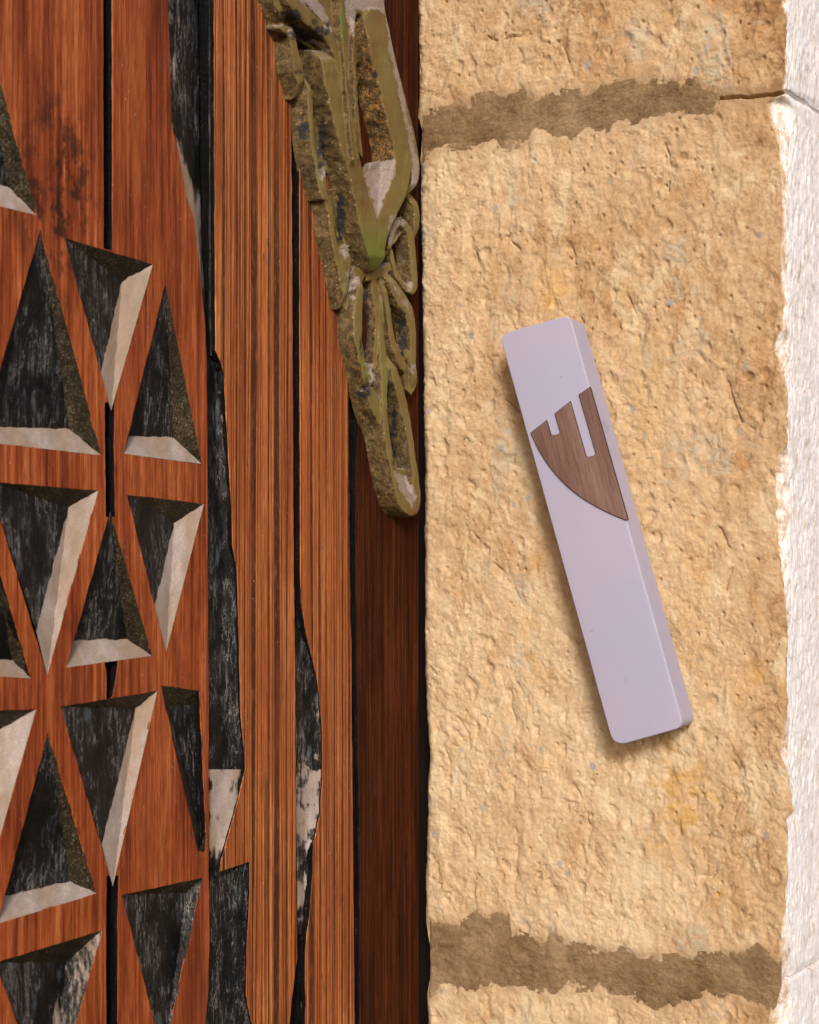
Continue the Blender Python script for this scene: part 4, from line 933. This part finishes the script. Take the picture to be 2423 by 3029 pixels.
# ============================================================ THE CASE FIXED TO THE STONE
CH = .0155
qc = [(1477, 989), (1685, 931), (2023, 2151), (1815, 2209)]
ctr = jp(sum(p[0] for p in qc) / 4, sum(p[1] for p in qc) / 4, CH)
Rj = Matrix.Rotation(ROT_JAMB, 3, 'Z')
tilt = math.atan2(qc[3][0] - qc[0][0], qc[3][1] - qc[0][1])
case = empty('mezuzah_case', ORG + Rj @ Vector((ctr[0], 0, ctr[2])), ROT_JAMB, 'lilac grey slanted mezuzah case with a brown wooden letter, fixed to the sandy stone', 'mezuzah')
case.rotation_euler = (Matrix.Rotation(ROT_JAMB, 4, 'Z') @ Matrix.Rotation(-tilt, 4, 'Y')).to_euler()
Rt = Matrix.Rotation(tilt, 3, 'Y')
def cp(px, py, w):                                  # case-local
    p = jp(px, py, w); return Rt @ Vector((p[0] - ctr[0], p[1], p[2] - ctr[2]))
CASE_MARKS = [(cp(2019, 2104, CH), .0006, .0018, .9), (cp(2036, 2112, CH * .72), .0007, .0006, .7), (cp(2030, 2090, CH * .8), .0003, .0012, .5), (cp(1659, 1114, CH), .0003, .0003, .4),
              (cp(1752, 1866, CH), .0006, .0004, .4), (cp(1947, 1769, CH * .62), .0006, .0006, .4), (cp(1610, 1080, CH), .00010, .0050, .15), (cp(1790, 1264, CH * .7), .0004, .0030, .2), (cp(1852, 2010, CH), .0002, .0009, .35)]
M['case'] = case_mat()
def rounded(poly, rad, n=10):
    out = []; m = len(poly)
    for i in range(m):
        p0, p1, p2 = Vector(poly[i - 1]), Vector(poly[i]), Vector(poly[(i + 1) % m])
        r = rad[i] if isinstance(rad, (list, tuple)) else rad
        a = p1 + (p0 - p1).normalized() * r; b = p1 + (p2 - p1).normalized() * r
        for k in range(n + 1):
            t = k / n; out.append(tuple(a * (1 - t) ** 2 + p1 * 2 * t * (1 - t) + b * t * t))
    return out
out_px = rounded(qc, [34, 26, 30, 42])
loop = [cp(x, y, CH) for x, y in out_px]
n = len(loop); V = []; Fs = []
def inset(L, d):
    res = []
    for i in range(len(L)):
        a, b, c = L[i - 1], L[i], L[(i + 1) % len(L)]
        t = (c - a); t.y = 0; t.normalize(); nr = Vector((t.z, 0, -t.x))
        res.append(b + nr * d)
    return res
cc = sum(loop, Vector()) / n
if (inset(loop, .001)[0] - cc).length > (loop[0] - cc).length: sg = -1
else: sg = 1
rings = []
for k in range(7):
    th = math.pi / 2 * k / 6; rr = .00045
    rings.append([Vector((p.x, -(CH - rr * (1 - math.sin(th))), p.z)) for p in inset(loop, sg * rr * (1 - math.cos(th)))])
rings[-1] = [Vector((p.x, -CH, p.z)) for p in rings[-1]]
for yb in (.0110, .0075, .0035):
    rings.insert(0, [Vector((p.x, -yb, p.z)) for p in loop])
for rg in rings: V += rg
for r in range(len(rings) - 1):
    for i in range(n):
        Fs.append((r * n + i, r * n + (i + 1) % n, (r + 1) * n + (i + 1) % n, (r + 1) * n + i))
Fs.append([(len(rings) - 1) * n + i for i in range(n)]); Fs.append([i for i in range(n)][::-1])
bmx = bmesh.new()
def clean(V, Fs, name, mat, parent, idx=None, sharp=40, smooth=True):
    o = mesh_obj(name, V, Fs, mat, parent, idx, smooth=smooth)
    b = bmesh.new(); b.from_mesh(o.data); bmesh.ops.remove_doubles(b, verts=b.verts, dist=1e-6); bmesh.ops.recalc_face_normals(b, faces=b.faces); b.to_mesh(o.data); b.free()
    if sharp: o.data.set_sharp_from_angle(angle=math.radians(sharp))
    return o
clean(V, Fs, 'case_body', M['case'], case, sharp=50)
# chips at the lower right of the case
def prism(pts, w0, w1, name, mats, edge_idx=1, sharp=30, parent=None):
    V = [cp(x, y, w1) for x, y in pts]; n = len(pts)
    V = [Vector((p.x, -w1, p.z)) for p in V]; top = list(range(n))
    V += [Vector((p.x, -w0, p.z)) for p in V[:n]]
    Fs = [top]; idx = [0]
    for i in range(n): Fs.append((i, (i + 1) % n, n + (i + 1) % n, n + i)); idx.append(edge_idx)
    Fs.append(list(range(n, 2 * n))[::-1]); idx.append(edge_idx)
    return clean(V, Fs, name, mats, parent or case, idx, sharp=sharp)
def A(x, y): return (1400 + x / 2.875, 880 + y / 2.875)
def arc3(p, c, q, n=5): return [((1 - t) ** 2 * p[0] + 2 * t * (1 - t) * c[0] + t * t * q[0], (1 - t) ** 2 * p[1] + 2 * t * (1 - t) * c[1] + t * t * q[1]) for t in [k / n for k in range(n + 1)]]
shin = [A(994, 764), A(1312, 1880)] + arc3(A(1312, 1884), A(1310, 1893), A(1298, 1889), 3)
curve = [(1298, 1889), (1200, 1850), (1080, 1793), (980, 1736), (880, 1670), (780, 1585), (700, 1500), (630, 1410), (560, 1300), (520, 1220), (490, 1152)]
cs = catmull([(a_, b_) for a_, b_ in curve], 40); shin += [A(*p) for p in cs[1:]]
shin += [A(625, 1047)] + arc3(A(656, 1150), A(664, 1180), A(690, 1174)) + arc3(A(718, 1168), A(744, 1160), A(738, 1136)) + [A(695, 988), A(826, 886)]
shin += arc3(A(952, 1326), A(962, 1364), A(990, 1358)) + arc3(A(1016, 1352), A(1046, 1343), A(1040, 1312)) + [A(900, 828)]
letter = prism(shin, CH - .0004, CH + .00075, 'letter', [M['inlay'], M['burnt']])
letter['label'] = 'brown wooden letter shin with dark burnt edges'
# burnt line that frames the letter: same outline, a hair larger and lower
def grow(pts, d):
    out = []; m = len(pts); ar = sum(pts[i][0] * pts[(i + 1) % m][1] - pts[(i + 1) % m][0] * pts[i][1] for i in range(m)); s = 1 if ar > 0 else -1
    for i in range(m):
        a_, b_, c_ = pts[i - 1], pts[i], pts[(i + 1) % m]
        def nn(p, q_):
            dx, dy = q_[0] - p[0], q_[1] - p[1]; L = math.hypot(dx, dy) or 1; return dy / L * s, -dx / L * s
        n1, n2 = nn(a_, b_), nn(b_, c_); k = 1 + n1[0] * n2[0] + n1[1] * n2[1]; k = max(k, .5)
        out.append((b_[0] + (n1[0] + n2[0]) / k * d, b_[1] + (n1[1] + n2[1]) / k * d))
    return out
prism(grow(shin, 1.5), CH - .0003, CH + .00012, 'burnt_rim', [M['burnt'], M['burnt']])

for px_, py_ in ((1600, 1090), (1905, 2060)):        # mounting pads between the case and the uneven stone
    c_ = cp(px_, py_, 0); v, f = box(c_.x - .006, c_.x + .006, -.0036, .0015, c_.z - .008, c_.z + .008)
    clean([Vector(q_) for q_ in v], f, 'mounting_pad', M['burnt'], case, sharp=30)
